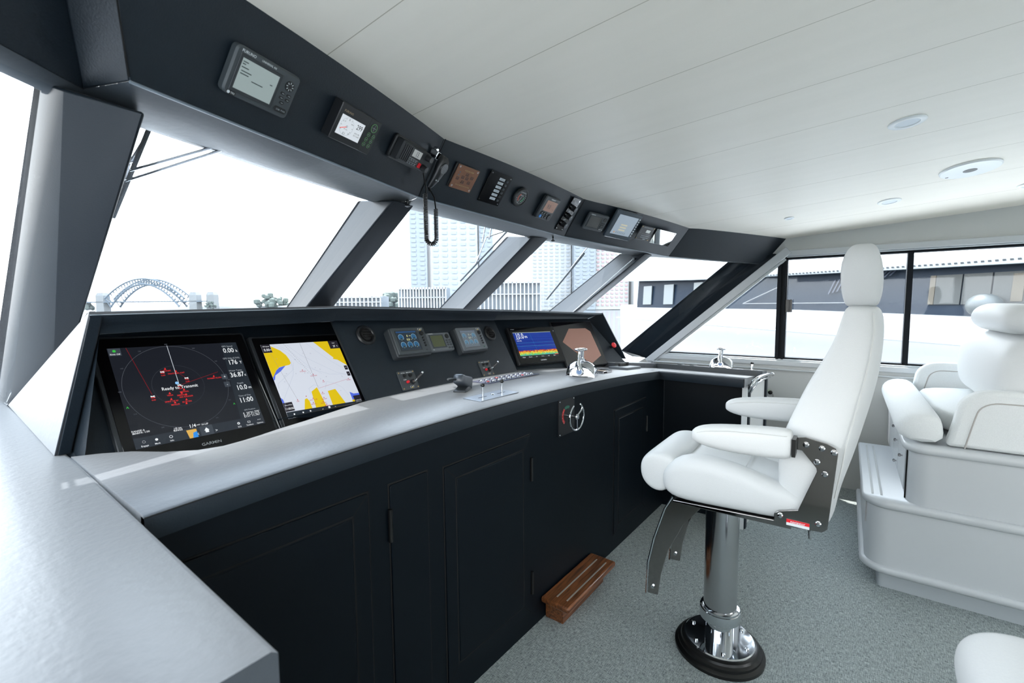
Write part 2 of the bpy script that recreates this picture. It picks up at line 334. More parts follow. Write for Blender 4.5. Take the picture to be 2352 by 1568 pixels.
o = g.obj('window_pillar', pilm, angle=50, bevel=.005); tag(o, 'dark leather pillar in the starboard corner along the slanted white window trim', 'window pillar', 'leather wrapped windscreen pillars')
# white double cord on the fourth pillar
g = B()
for dx in (0, .018):
    A_ = Vector((3.354+dx, 1.268, 1.756)); B_ = Vector((3.354+dx, 1.784, 1.353)); C_ = Vector((3.354+dx, 2.145, 1.098)); path = [tuple(A_.lerp(B_, k/20)) for k in range(21)]+[tuple(C_)]  # cord path scaled toward the camera, ahead of the pillar face
    g.tube([(p[0]-.028+dx*.6, p[1]+.045, p[2]-.012) for p in path], .0028, 6)
cord = g.obj('pull_cord', labelm); tag(cord, 'two thin white cords hanging down the face of a dark window pillar', 'cord')
g = B(); g.box(3.318, 3.350, 1.302, 1.320, 1.732, 1.752); g.obj('cord_clip', greyl, cord, bevel=.003)

# ================================================================== OVERHEAD CONSOLE
H1t, H2t, H3t, H4t = (1.33, 1.29, 2.057), (2.46, 1.267, 2.025), (3.5, .94, 1.958), (4.192, .393, 1.905)
H0t = (.24, .975, zc(.24, .975)); H0b = (.303, 1.140, 1.840); H1b = (1.31, 1.437, 1.846); H2b = (2.485, 1.425, 1.821); H3b = (3.605, 1.138, 1.77); H4b = (4.192, .563, 1.716)
E0t = (.185, 1.04, zc(.185, 1.04)); E0b = (.252, 1.232, 1.832); P0t = (-.42, .50, zc(-.42, .5)); P0b = (-.42, .665, 1.832)
oc = thing('overhead_console', 'long navy leather console running under the ceiling above the windscreen', 'overhead console')
def slab(g, a, b2, c, d, t=.02):    # quad with thickness away from the cabin (a,b bottom; c,d top)
    V = [Vector(q) for q in (a, b2, c, d)]; n_ = (V[1]-V[0]).cross(V[3]-V[0]).normalized()
    if n_.y < 0: n_ = -n_
    g.loft([[tuple(q) for q in V], [tuple(q+n_*t) for q in V]])
for nm, q in (('face_panel', (P0b, (E0b[0]+.03, E0b[1]+.026, E0b[2]), (E0t[0]+.03, E0t[1]+.026, E0t[2]), P0t)), ('face_panel', (H0b, H1b, H1t, H0t)), ('face_panel', (H1b, H2b, H2t, H1t)), ('face_panel', (H2b, H3b, H3t, H2t)), ('face_panel', (H3b, H4b, H4t, H3t)), ('end_panel', (E0b, H0b, H0t, E0t))):
    g = B(); q = [Vector(k) for k in q]
    q2 = [q[0], q[1], q[2]+Vector((0, 0, .02)), q[3]+Vector((0, 0, .02))]; slab(g, *q2, t=.018); g.obj(nm, navy, oc, bevel=.003)
g = B()
def soff(bot, front, inset=.0):
    n = len(bot); V = [Vector(p) for p in bot]; F_ = [Vector(p) for p in front]
    for i in range(n-1):
        # rounded underside: three strips
        def row(t, dz): return [tuple(V[j].lerp(F_[j], t)+Vector((0, 0, dz))) for j in (i, i+1)]
        rows = [row(0, 0), row(.18, -.006), row(.5, -.008), row(.82, -.006), row(1, 0)]; ups = [(p[0], p[1], p[2]+.03) for p in rows[-1]]
        rows.append(ups); k0 = g.pts([p for r_ in rows for p in r_])
        for r_ in range(len(rows)-1): g.face((k0+2*r_, k0+2*r_+1, k0+2*r_+3, k0+2*r_+2))
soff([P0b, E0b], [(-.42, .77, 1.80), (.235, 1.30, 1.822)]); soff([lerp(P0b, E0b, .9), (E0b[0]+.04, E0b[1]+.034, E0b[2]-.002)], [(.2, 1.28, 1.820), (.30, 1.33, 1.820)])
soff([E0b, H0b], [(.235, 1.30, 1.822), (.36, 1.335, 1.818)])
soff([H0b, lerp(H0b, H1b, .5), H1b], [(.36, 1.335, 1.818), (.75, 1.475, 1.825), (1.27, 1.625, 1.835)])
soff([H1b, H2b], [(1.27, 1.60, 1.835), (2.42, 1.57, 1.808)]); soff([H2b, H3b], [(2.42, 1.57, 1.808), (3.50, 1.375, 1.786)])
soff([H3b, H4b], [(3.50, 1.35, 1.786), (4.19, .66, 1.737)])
g.obj('soffit', mat('soffit_vinyl_lit', (.045, .055, .066), .42, bump=.3, bscale=60, spec=.9, sheen=.1), oc, angle=60, nofix=True)  # navy vinyl made paler, light reflected off the foredeck put into its colour
g = B()
for a, b2 in ((H0b, H1b), (H1b, H2b), (H2b, H3b)):
    a, b2 = Vector(a), Vector(b2); g.tube([tuple(a+Vector((0, -.001, -.001))), tuple(b2+Vector((0, -.001, -.001)))], .0032, 6)
g.obj('piping', mat('grey_piping', (.22, .26, .30), .4), oc)
for a, b2 in ((H1b, H1t), (H2b, H2t), (H0b, H0t)):
    g = B(); a, b2 = Vector(a), Vector(b2); g.tube([tuple(a.lerp(b2, .03)), tuple(a.lerp(b2, .975))], .0018, 5); g.obj('seam', gapm, oc)

def frm(O, T, Bt):       # local frame of a console face: origin at its top-left corner, x to starboard, y up the face, z into the cabin
    O = Vector(O); h = (Vector(T)-O).normalized(); n_ = h.cross(O-Vector(Bt)).normalized(); v = n_.cross(h)
    return O, h, v
F1 = frm(H0t, H1t, H1b); F2 = frm(H1t, H2t, H2b); F3 = frm(H2t, H3t, H2b)
L1 = (Vector(H1t)-Vector(H0t)).length
def on(F, u, v, z=.0): O, h, vv = F; return MW(O+h*u+vv*v+h.cross(vv)*z, h, vv)  # u, v of the devices come from image pixels cast onto the face
# --- helper: screws
def screws(par, pts, r=.004, z=.003, mt=steel, nm='screw'):
    for x_, y_ in pts:
        g = B().m(mt); g.disc(x_, y_, z, z+.002, r, 12, r*.8); g.m(gapm); g.line((x_-r*.5, y_), (x_+r*.5, y_), r*.25, z+.0022); g.obj(nm, None, par)
# 1 large grey plotter
t = thing('plotter_display', 'largest grey navigation display on the overhead console, far left, faded grey screen', 'display', on(F1, L1-.874, -.192))
g = B(); g.plate(0, .176, 0, .108, .0, .018, .012, .004); g.obj('casing', greyp, t)
g = B(); g.frame(.012, .124, .010, .094, .007, .018, .020); g.obj('bezel', greym, t, bevel=.001)
g = B().m(lcd); g.box(.019, .117, .018, .087, .017, .0188); g.m(mat('lcd_ink', (.05, .07, .07), .6))
for yy, ws in ((.080, (.022, .035)), (.075, (.022, .030)), (.068, (.022, .04)), (.060, (.024, .05)), (.054, (.024, .045)), (.047, (.055, .085)), (.06, (.10, .107))): g.line((ws[0], yy), (ws[1], yy), .0022, .0190)
g.obj('screen', None, t, smooth=False)
g = B().m(labelm); g.text('FURUNO', .012, .100, .0085, .0183, 'LEFT'); g.text('UNIVERSAL AIS', .062, .100, .006, .0183, 'LEFT'); g.obj('lettering', None, t, smooth=False)
g = B().m(blackp); g.plate(.009, .032, .001, .010, .018, .0188, .003, .0003); g.m(labelm); g.disc(.014, .0055, .0188, .019, .0035, 14); g.text('TRS', .019, .0055, .006, .0190, 'LEFT'); g.obj('badge', None, t, smooth=False)
g = B().m(blackp); g.disc(.150, .078, .018, .020, .0125, 24); g.m(labelm)
for k in range(8): a = pi/4*k; g.line((.150+.006*cos(a), .078+.006*sin(a)), (.150+.0105*cos(a), .078+.0105*sin(a)), .0016, .0202)
g.obj('dial_pad', None, t)
for k, (x_, y_) in enumerate(((.140, .056), (.158, .056), (.140, .045), (.158, .045), (.146, .034))):
    g = B().m(blackp); g.plate(x_-.006, x_+.006, y_-.0035, y_+.0035, .018, .020, .003, .0005); g.m(lightgrey); g.line((x_-.003, y_), (x_+.003, y_), .0014, .0202); g.obj('button', None, t)
g = B().m(blackp); g.plate(.131, .167, .010, .023, .018, .020, .006, .0005); g.m(lightgrey); g.text('DIM', .142, .0165, .006, .0202); g.text('PWR', .157, .0165, .006, .0202); g.obj('power_button', None, t)
# 2 black multi display with dial
t = thing('instrument_display', 'black overhead display with lit white dial page reading 299, second from left', 'display', on(F1, L1-.562, -.184))
g = B(); g.plate(0, .174, 0, .107, -.002, .030, .004, .002); g.obj('casing', blackp, t)
g = B(); g.plate(.125, .173, .001, .106, .030, .0308, .002, .0004); g.obj('keypad', mat('keypad_black', (.016, .018, .02), .5), t)
g = B().m(em('instr_bg', (.80, .86, .92), .75)); g.box(.014, .112, .020, .077, .030, .0306)
ink = mat('screen_ink', (.03, .035, .04), .5); Z_ = .0309
g.m(em('instr_dial', (.55, .62, .68), .7)); g.arc(.046, .049, .0255, .0265, 0, 360, Z_, 40); g.disc(.046, .049, .0306, Z_, .004, 16)
g.m(ink)
for k in range(9): a = R(210-30*k); g.line((.046+.021*cos(a), .049+.021*sin(a)), (.046+.0245*cos(a), .049+.0245*sin(a)), .0011, Z_)
for s_, (x_, y_) in (('5', (.033, .062)), ('10', (.046, .069)), ('15', (.060, .061)), ('20', (.062, .032))): g.text(s_, x_, y_, .006, Z_)
g.text('299', .094, .062, .021, Z_, sx=.8); g.text('0.1', .044, .028, .011, Z_, sx=.8); g.text('33°51.775S', .094, .042, .006, Z_, sx=.8); g.text('151°11.761E', .094, .035, .006, Z_, sx=.8); g.text('SPD (kn)', .045, .041, .004, Z_)
g.m(em('needle', (.9, .05, .03), .9)); g.line((.045, .048), (.022, .038), .0020, Z_+.0002)
g.obj('screen', None, t, smooth=False)
g = B().m(mat('gold_text', (.45, .33, .2), .4)); g.text('FURUNO', .015, .088, .009, .0303, 'LEFT'); g.obj('lettering', None, t, smooth=False)
gg = em('key_green', (.25, .75, .25), .45)
g = B().m(blackp); g.disc(.148, .082, .0308, .0325, .0125, 24); g.m(gg); g.arc(.148, .082, .0122, .0132, 0, 360, .0327, 32); g.m(lightgrey); g.line((.139, .082), (.157, .082), .001, .0328); g.line((.148, .073), (.148, .091), .001, .0328); g.obj('dial_pad', None, t)
for x_, y_ in ((.138, .058), (.160, .058), (.136, .042), (.158, .042), (.135, .026), (.156, .026)):
    g = B().m(blackp); g.disc(x_, y_, .0308, .032, .0058, 16); g.m(gg); g.arc(x_, y_, .0054, .0061, 0, 360, .0322, 20); g.m(lightgrey); g.line((x_-.003, y_), (x_+.003, y_), .001, .0323); g.obj('button', None, t)
# 3 VHF radio
t = thing('vhf_radio', 'black marine radio with grilled speaker and channel 13 on its lit window', 'radio', on(F1, L1-.268, -.160))
g = B(); g.plate(-.006, .188, -.004, .082, .0, .010, .012, .004); g.obj('mount_frame', blackp, t)
g = B(); g.plate(.004, .182, .004, .076, .010, .040, .008, .006); g.obj('casing', mat('radio_black', (.02, .022, .025), .5), t)
g = B()
for k in range(5): g.plate(.014+.010*k, .020+.010*k, .012, .068, .040, .043, .002, .001)
g.obj('speaker_grille', blackp, t)
g = B().m(em('radio_lcd', (.52, .56, .56), .45)); g.box(.070, .122, .040, .066, .040, .0412); g.m(ink); g.text('13.', .097, .053, .026, .0415, sx=.7); g.obj('screen', None, t, smooth=False)
for r_ in range(2):
    for k in range(4):
        g = B().m(lightgrey); x_ = .067+.0145*k; g.plate(x_-.005, x_+.006, .024-.013*r_, .033-.013*r_, .040, .042, .001, .0005); g.m(blackp); g.plate(x_-.0042, x_+.0052, .0248-.013*r_, .0322-.013*r_, .042, .0424, .0008, .0003); g.obj('button', None, t)
g = B(); g.plate(.124, .138, .012, .030, .040, .045, .002, .001); g.obj('distress_button', redm, t)
for y_ in (.060, .020):
    g = B(); g.disc(.158, y_, .040, .062, .0125, 20, .0105); g.obj('knob', blackp, t)
# microphone on its clip, with coiled cord
Fm = F1; mo = on(F1, L1-.030, -.150)
t = thing('hand_microphone', 'black hand microphone hanging beside the radio on a coiled cord', 'microphone', mo)
g = B(); secs = []
for q, wd, dp, zc_ in ((-.045, .016, .016, .050), (-.035, .024, .022, .052), (-.01, .034, .028, .056), (.02, .046, .032, .058), (.05, .056, .034, .056), (.075, .050, .032, .052), (.088, .032, .022, .048)):
    secs.append([(x_, q, z_) for x_, z_ in rrect(.004, zc_, wd, dp, min(wd, dp)*.42, 3)])
g.loft(secs); g.obj('mic_body', blackp, t, angle=60)
g = B().m(blackp); g.disc(.004, .046, .071, .0745, .024, 24, .022); g.m(lightgrey)
for k in range(-5, 6): g.line((.004-.018*math.sqrt(max(0, 1-(k/6)**2)), .046+k*.0034), (.004+.018*math.sqrt(max(0, 1-(k/6)**2)), .046+k*.0034), .0007, .0747)
g.obj('mic_grille', None, t)
g = B().m(labelm); g.text('VHF', .004, .008, .006, .0715); g.m(lightgrey); g.plate(-.008, -.001, -.008, -.003, .0695, .071, .001, .0003); g.plate(.006, .013, -.008, -.003, .0695, .071, .001, .0003); g.obj('mic_keys', None, t, smooth=False)
g = B(); g.box(-.022, .004, .060, .090, -.002, .034); g.disc(-.014, .092, .002, .022, .008, 12); g.obj('hanger_bracket', chrome, t, bevel=.003)
Z3 = Vector((0, 0, 1))
def coil(path, r, wr, turns):
    P = [Vector(p) for p in path]; L = [0]
    for a, b2 in zip(P, P[1:]): L.append(L[-1]+(b2-a).length)
    out = []; N = turns*12
    for i in range(N+1):
        s_ = L[-1]*i/N; k = max(j for j in range(len(L)) if L[j] <= s_+1e-9); k = min(k, len(P)-2)
        tt = (s_-L[k])/(L[k+1]-L[k]); p = P[k].lerp(P[k+1], tt); d_ = (P[k+1]-P[k]).normalized(); a = Vector((.8, -.6, 0)); u = (a-d_*a.dot(d_)).normalized(); w_ = d_.cross(u)
        ph = 2*pi*i/12; out.append(tuple(p+u*r*cos(ph)+w_*r*sin(ph)))
    return out
inv = mo.inverted()
# world path of the cord, hanging plumb below the radio and back up to the microphone
MX = mo @ Vector((.004, -.045, .05)); RX = on(F1, L1-.268, -.160) @ Vector((.180, .004, .040))
drop = [RX, Vector((RX.x+.004, RX.y-.01, RX.z-.06)), Vector((RX.x-.002, RX.y-.012, 1.825))]
ct = Vector((RX.x-.004, RX.y-.012, 1.825)); cu = Vector((ct.x+.034, ct.y-.02, 1.77))
loop = [ct, ct+Vector((0, 0, -.10)), ct+Vector((.001, 0, -.165))]
for k in range(1, 8): a = pi*k/8; loop.append(Vector((ct.x+.017-.017*cos(a), ct.y-.01+.01*cos(a), ct.z-.165-.022*sin(a))))
loop += [Vector((cu.x, cu.y, ct.z-.165)), Vector((cu.x, cu.y, ct.z-.11)), cu]
g = B(); g.T = inv; g.tube([tuple(p) for p in drop], .0026, 8); g.tube(coil(loop, .0068, .0026, 58), .0026, 5); g.tube([tuple(cu), tuple(cu.lerp(MX, .5)+Vector((.006, -.006, 0))), tuple(MX)], .0028, 8); g.tube([tuple(cu.lerp(MX, .8)), tuple(MX)], .0055, 8)
g.obj('coiled_cord', rubber, t, angle=80)
# small fittings on the soffit
for (x_, y_, z_), lb in (((1.285, 1.475, 1.842), 'small black knob fitting under the overhead console, next to the coiled microphone cord'), ((2.40, 1.455, 1.818), 'small black knob fitting under the overhead console, below the rotary knob panel')):
    g = B(); g.lathe([(.004, 0), (.006, -.006), (.004, -.010), (.004, -.018), (.011, -.022), (.012, -.027), (.006, -.030)], 14)
    o = g.obj('soffit_knob', blackp); o.location = (x_, y_, z_-.004); tag(o, lb, 'knob', 'small knobs under the overhead console')
# 4 copper alarm panel
t = thing('alarm_keypad', 'copper coloured square keypad panel with small outlined symbols', 'control panel', on(F2, .110, -.177))
g = B(); g.plate(-.010, .132, -.002, .106, .0, .008, .003, .001); g.obj('back_box', blackp, t)
g = B(); g.plate(0, .128, 0, .104, .008, .013, .002, .0008); g.obj('face_plate', copper, t)
g = B().m(mat('gold_ink', (.5, .36, .16), .4)); g.text('AQUALARM', .070, .088, .010, .0134); g.text('BILGE MONITOR SYSTEM', .068, .020, .0075, .0134); g.m(ink)
for x_, y_ in ((.067, .072), (.048, .056), (.073, .056), (.058, .036), (.100, .064), (.094, .040), (.022, .046)):
    g.frame(x_-.0075, x_+.0075, y_-.006, y_+.006, .0016, .013, .0137); g.line((x_-.004, y_-.001), (x_+.004, y_-.001), .002, .0137); g.line((x_, y_-.003), (x_, y_+.003), .0018, .0138)
g.m(mat('grey_led', (.15, .17, .2), .4)); g.disc(.021, .074, .013, .0138, .0035, 12); g.disc(.020, .062, .013, .0138, .0035, 12); g.obj('markings', None, t, smooth=False)
for x_, y_ in ((.010, .096), (.118, .096), (.010, .010), (.118, .010)):
    g = B().m(labelm); g.arc(x_, y_, .0022, .0042, 0, 360, .0137, 14); g.obj('screw_ring', None, t, smooth=False)
# 5 six switch panel
t = thing('switch_panel', 'glossy black overhead panel with six white labels and a row of push buttons', 'switch panel', on(F2, .309, -.199))
g = B(); g.plate(0, .152, 0, .152, 0, .006, .003, .001); g.obj('panel_plate', blackg, t)
g = B().m(mat('tag_white', (.62, .66, .70), .5))
for k, s_ in enumerate(('SPREADER', 'ANCHOR', 'STEAM', 'COURTESY', 'NAV', 'DECK')):
    y_ = .127-.0195*k; g.m(mat('tag_white', (.62, .66, .70), .5)); g.plate(.070, .108, y_-.006, y_+.006, .006, .0075, .0008, .0003); g.m(lightgrey); g.text(s_, .089, y_, .0075, .0078, sx=.75)
g.obj('label_strip', None, t, smooth=False)
for k in range(6): g = B(); g.disc(.125, .126-.0195*k, .006, .012, .0065, 18, .0058); g.obj('push_button', greyp, t)
screws(t, ((.010, .142), (.142, .142), (.010, .010), (.142, .010)), .0035, .006, chrome)
# 6 rudder gauge
t = thing('round_gauge', 'round dial gauge with red and green arcs on the overhead console', 'gauge', on(F2, .583, -.121))
g = B(); g.lathe([(.050, 0), (.050, .006), (.046, .012), (.041, .012), (.040, .009)], 40); g.obj('rim', blackp, t)
g = B().m(mat('gauge_face', (.035, .038, .04), .5)); g.disc(0, 0, .004, .0095, .040, 40); g.m(mat('gauge_red', (.65, .12, .07), .5)); g.arc(0, 0, .018, .023, 120, 235, .0098); g.m(mat('gauge_green', (.10, .45, .22), .5)); g.arc(0, 0, .018, .023, -70, 20, .0098); g.m(labelm)
for k in range(13): a = R(-80+18*k-90); g.line((.028*cos(a), .028*sin(a)), (.034*cos(a), .034*sin(a)), .0014, .0098)
g.text('AUTONAUTIC', 0, .028, .0065, .0098); g.text('RUDDER', 0, .012, .006, .0098); g.line((.003, .006), (-.010, -.030), .0014, .0100); g.obj('dial_face', None, t, smooth=False)
# 7 small pilot display 9.0
t = thing('depth_display', 'small upright display with brown screen reading 9.0 and a blue button', 'display', on(F2, .758, -.193))
g = B(); g.plate(0, .140, 0, .134, 0, .020, .012, .005); g.obj('casing', greym, t)
g = B().m(lcdc); g.plate(.026, .124, .052, .112, .020, .0206, .003, .0003); g.m(ink); g.text('9.0', .062, .080, .034, .0209, sx=.75); g.text('m', .108, .070, .012, .0209); g.text('ft', .110, .060, .009, .0209); g.obj('screen', None, t, smooth=False)
g = B().m(labelm); g.text('FURUNO', .070, .121, .010, .0204); g.obj('lettering', None, t, smooth=False)
for k, (x_, y_) in enumerate(((.032, .038), (.055, .038), (.078, .038), (.032, .018), (.055, .018), (.078, .018))):
    g = B().m(em('blue_key', (.05, .25, .7), .5) if k == 3 else blackp); g.disc(x_, y_, .020, .023, .0085, 18); g.m(lightgrey); g.line((x_-.004, y_), (x_+.004, y_), .0018, .0233); g.obj('button', None, t)
g = B(); g.disc(.112, .024, .020, .024, .016, 24); g.obj('dial_pad', blackp, t)
# 8 three rotary knobs plate
t = thing('rotary_knob_panel', 'narrow black overhead plate with three rotary knobs beside the console seam', 'control panel', on(F2, 1.014, -.228))
g = B(); g.plate(0, .082, 0, .209, 0, .004, .002, .0008); g.obj('panel_plate', blackg, t)
for k, s_ in enumerate(('ON', 'DIM', 'OFF')):
    y_ = .150-.053*k; g = B().m(blackp); g.disc(.046, y_, .004, .030, .017, 24, .0155); g.m(greyp); g.disc(.046, y_, .030, .031, .0130, 20); g.m(labelm); g.line((.046, y_+.005), (.046, y_+.013), .002, .0313); g.obj('rotary_knob', None, t)
    g = B().m(labelm); g.text(s_, .034, y_+.026, .014, .0044); g.obj('lettering', None, t, smooth=False)
    g = B(); g.disc(.022, y_+.004, .004, .008, .0045, 12); g.obj('lamp', chrome, t)
screws(t, ((.010, .198), (.072, .198), (.010, .010), (.072, .010)), .004, .004, chrome)
# 9 small grey display (f3)
t = thing('small_grey_display', 'small grey square display with blank grey screen, left of the tablet overhead', 'display', on(F3, .078, -.178))
g = B(); g.plate(0, .174, 0, .110, 0, .014, .010, .004); g.obj('casing', greyp, t)
g = B().m(lcdd); g.box(.020, .118, .020, .090, .014, .0148); g.obj('screen', None, t, smooth=False)
g = B(); g.frame(.016, .122, .016, .094, .004, .014, .016); g.obj('bezel', greym, t)
g = B().m(labelm); g.text('FURUNO', .016, .100, .009, .0144, 'LEFT'); g.obj('lettering', None, t, smooth=False)
g = B(); g.disc(.148, .082, .014, .016, .014, 20); g.obj('dial_pad', blackp, t)
for x_, y_ in ((.136, .058), (.156, .058), (.136, .045), (.156, .045), (.136, .032), (.156, .032)):
    g = B(); g.plate(x_-.007, x_+.007, y_-.004, y_+.004, .014, .016, .003, .0005); g.obj('button', blackp, t)
g = B().m(blackp); g.plate(.126, .166, .010, .022, .014, .016, .004, .0005); g.m(labelm); g.text('DIM', .137, .016, .008, .0163); g.text('PWR', .155, .016, .008, .0163); g.obj('power_button', None, t)
# 10 tablet
t = thing('touch_tablet', 'large pale blue lit touch tablet on the overhead console', 'display', on(F3, .285, -.198))
g = B(); g.plate(0, .246, 0, .190, 0, .016, .010, .004); g.obj('casing', mat('slate_bezel', (.06, .08, .10), .2, spec=.7), t)
g = B().m(em('tab_bg', (.42, .52, .62), .62)); g.box(.034, .216, .030, .165, .016, .0166); g.m(em('tab_yel', (.66, .64, .48), .7))
for k in range(3): g.box(.090, .150, .060+.018*k, .070+.018*k, .0166, .0168)
g.m(em('tab_line', (.6, .6, .58), .6)); g.line((.05, .10), (.05, .135), .002, .0169); g.line((.185, .085), (.185, .12), .002, .0169); g.m(em('tab_or', (.75, .4, .2), .6)); g.box(.058, .068, .040, .050, .0166, .0168); g.m(em('tab_ic', (.30, .38, .46), .6))
for k in range(6): g.box(.078+.016*k, .088+.016*k, .038, .052, .0166, .0168)
g.obj('screen', None, t, smooth=False)
for k in range(8): g = B(); g.disc(.231, .040+.017*k, .016, .018, .005, 12); g.obj('button', labelm, t)
# 11 card panel with small display
t = thing('light_control_panel', 'small black panel with a tiny pale window and rows of keys, right of the tablet', 'control panel', on(F3, .585, -.174))
g = B(); g.plate(0, .140, 0, .103, 0, .004, .003, .001); g.obj('panel_plate', blackp, t)
g = B().m(em('tiny_lcd', (.55, .62, .62), .7)); g.box(.066, .108, .058, .078, .004, .0046); g.obj('screen', None, t, smooth=False)
g = B().m(lightgrey); g.text('NAVIGATION LIGHTS', .070, .093, .009, .0044)
for r_ in range(3):
    g.text('---', .018, .075-.011*r_, .010, .0044)
    for k in range(7): g.disc(.046+.012*k, .046-.013*r_, .004, .0045, .0028 if r_ == 0 else .0042, 8)
g.plate(.075, .102, .006, .012, .004, .0045, .001, .0002); g.obj('markings', None, t, smooth=False)
screws(t, ((.008, .095), (.132, .095), (.008, .008), (.132, .008)), .0035, .004, mat('brass', (.6, .42, .2), .3, 1))
# 12 mirror plate
t = thing('mirror_plate', 'mirror finished rectangular blanking plate reflecting the white seats', 'plate', on(F3, .748, -.178))
g = B(); g.plate(0, .218, 0, .107, 0, .004, .002, .0006); g.obj('plate', mirrorm, t)
screws(t, ((.010, .098), (.208, .098), (.208, .009)), .0045, .004, rubber)

# ================================================================== DASH CABINET
def ycab(x): return 1.067-.0346*(x-1.19)
dc = thing('dash_cabinet', 'long black front cabinet with panelled doors under the dash', 'cabinet')
g = B(); XA, XB = .245, 3.12
g.loft([[(XA, ycab(XA), 0), (XA, 1.5, 0), (XA, 1.5, .955), (XA, ycab(XA), .955)]]+[[(x, ycab(x), 0), (x, 1.5, 0), (x, 1.5, cz(x)-.05), (x, ycab(x), cz(x)-.05)] for x in (.8, 1.35, 1.9, 2.4, 2.8, XB)])
g.obj('body', cabm, dc, smooth=False)
hv = Vector((1, -.0346, 0)).normalized()
def cabF(u, z): return MW(Vector((u, ycab(u), z)), hv, (0, 0, 1))
def door(x0, x1, z0, z1, panel=True, hinge=None):
    mw = cabF(x0, z0); w_, h_ = x1-x0, z1-z0
    d_ = B(); d_.plate(0, w_, 0, h_, -.002, .006, .008, .0015); o = d_.obj('door', cabm, dc, mw=mw)
    q = B(); q.frame(-.005, w_+.005, -.005, h_+.005, .0045, -.001, .0012); q.obj('door_gap', gapm, o, smooth=False)
    if panel:
        r = .048
        q = B(); q.frame(r, w_-r, r, h_-r, .004, .0058, .0064); q.line((.004, .004), (r, r), .003, .0063); q.line((w_-.004, .004), (w_-r, r), .003, .0063); q.line((.004, h_-.004), (r, h_-r), .003, .0063); q.line((w_-.004, h_-.004), (w_-r, h_-r), .003, .0063)
        q.obj('bead_moulding', gapm, o, smooth=False)
        q = B(); q.plate(r+.006, w_-r-.006, r+.006, h_-r-.006, .004, .0085, .004, .003); q.obj('raised_panel', cabm, o)
    for hx, hz in (hinge or ()):
        q = B(); q.tube([(hx, hz, .008), (hx, hz+.10, .008)], .0065, 10); q.obj('hinge', rubber, o)
    return o
door(.262, .765, .08, .872)
door(.840, .985, .10, .870, False, ((-.004, .60),))
door(1.06, 1.545, .082, .860, True, ((.492, .58), (.492, .08)))
door(2.345, 2.795, .095, .812, True, ((.456, .50),))
# cabinet return (starboard wing)
wc = thing('wing_cabinet', 'black cabinet wing along the starboard side with a white end panel', 'cabinet')
g = B(); g.loft([[(3.12, 1.0, 0), (3.12, 1.0, .91), (3.9, 1.5, .86), (3.9, 1.5, 0)], [(3.13, .50, 0), (3.13, .50, .91), (3.46, .45, .885), (3.46, .45, 0)]]); g.obj('body', cabm, wc, smooth=False)
g = B(); g.loft([[(3.085, .475, 0), (3.47, .432, 0), (3.47, .45, 0), (3.085, .495, 0)], [(3.085, .475, .905), (3.47, .432, .89), (3.47, .45, .89), (3.085, .495, .905)]]); g.obj('end_panel', ivory, wc, bevel=.002)
g = B(); g.box(3.055, 3.10, .46, .50, 0, .91); g.obj('corner_post', navy, wc, bevel=.003)
g = B(); g.box(3.455, 3.505, .42, .47, 0, .93); g.obj('corner_post', navy, wc, bevel=.003)
g = B(); g.box(3.035, 3.056, .47, .50, 0, .905); g.obj('edge_strip', labelm, wc, bevel=.002)
g = B(); c0 = Vector((3.30, .425, .70)); g.tube([tuple(c0+Vector((-.05+.1*k/8, -.03*sin(pi*k/8), .025*sin(pi*k/8)))) for k in range(9)], .006, 8); g.obj('door_handle', chrome, wc)
# ================================================================== COUNTERTOP
back = [(.262, 1.70), (.351, 1.629), (.40, 1.54), (.45, 1.45), (.536, 1.408), (.62, 1.418), (.678, 1.434), (.796, 1.455), (1.096, 1.530), (1.496, 1.565), (2.212, 1.613), (2.345, 1.56), (3.0, 1.56), (3.45, 1.56)]
def yb(x):
    for (a, ya), (c, y2) in zip(back, back[1:]):
        if x <= c: t = (x-a)/(c-a); return ya+(y2-ya)*t
    return back[-1][1]
def yf(x): return ycab(x)-.014
ct_ = thing('dash_countertop', 'long navy leather dash counter holding the throttles and switch plates', 'countertop')
g = B(); xs = [.262+(3.45-.262)*k/60 for k in range(61)]
def xin(y): return 2.90+(2.985-2.90)*(y-.47)/(.985-.47)
prof = []; nos = []
for x in xs:
    f0 = yf(x) if x < 2.985 else max(.47, .99); z = cz(x); b0 = yb(x)
    nos.append([(x, f0, z-.054), (x, f0-.004, z-.030), (x, f0-.0008, z-.0055), (x, f0+.02, z-.0055), (x, f0+.02, z-.054)])
    prof.append([(x, f0+.002, z-.05), (x, f0, z-.006), (x, f0+.008, z), (x, (f0+b0)/2, z), (x, b0-.006, z), (x, b0, z-.006), (x, b0, z-.05)])
g.loft(prof); g.obj('top', navy_skylit, ct_, angle=50)
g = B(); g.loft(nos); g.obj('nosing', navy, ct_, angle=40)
# wing part of the counter
g = B(); secs = []; nos = []
for k in range(13):
    y = .47+(1.06-.47)*k/12; x0 = xin(y); x1 = 3.32+(3.46-3.32)*(y-.43)/(1.16-.43)
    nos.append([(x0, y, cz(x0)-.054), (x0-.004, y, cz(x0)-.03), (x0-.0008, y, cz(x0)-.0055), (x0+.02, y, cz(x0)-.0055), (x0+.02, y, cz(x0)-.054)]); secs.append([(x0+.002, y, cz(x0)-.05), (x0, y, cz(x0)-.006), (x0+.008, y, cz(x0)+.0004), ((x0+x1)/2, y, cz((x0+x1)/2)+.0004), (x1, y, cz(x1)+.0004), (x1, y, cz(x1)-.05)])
g.loft(secs); g.obj('wing_top', navy_skylit, ct_, angle=50)
g = B(); g.loft(nos); g.obj('nosing', navy, ct_, angle=40)
g = B()     # stitched edge
g.tube([(x, yf(x)-.0015, cz(x)-.004) for x in xs if x < 2.98], .0016, 5); g.obj('edge_seam', gapm, ct_)
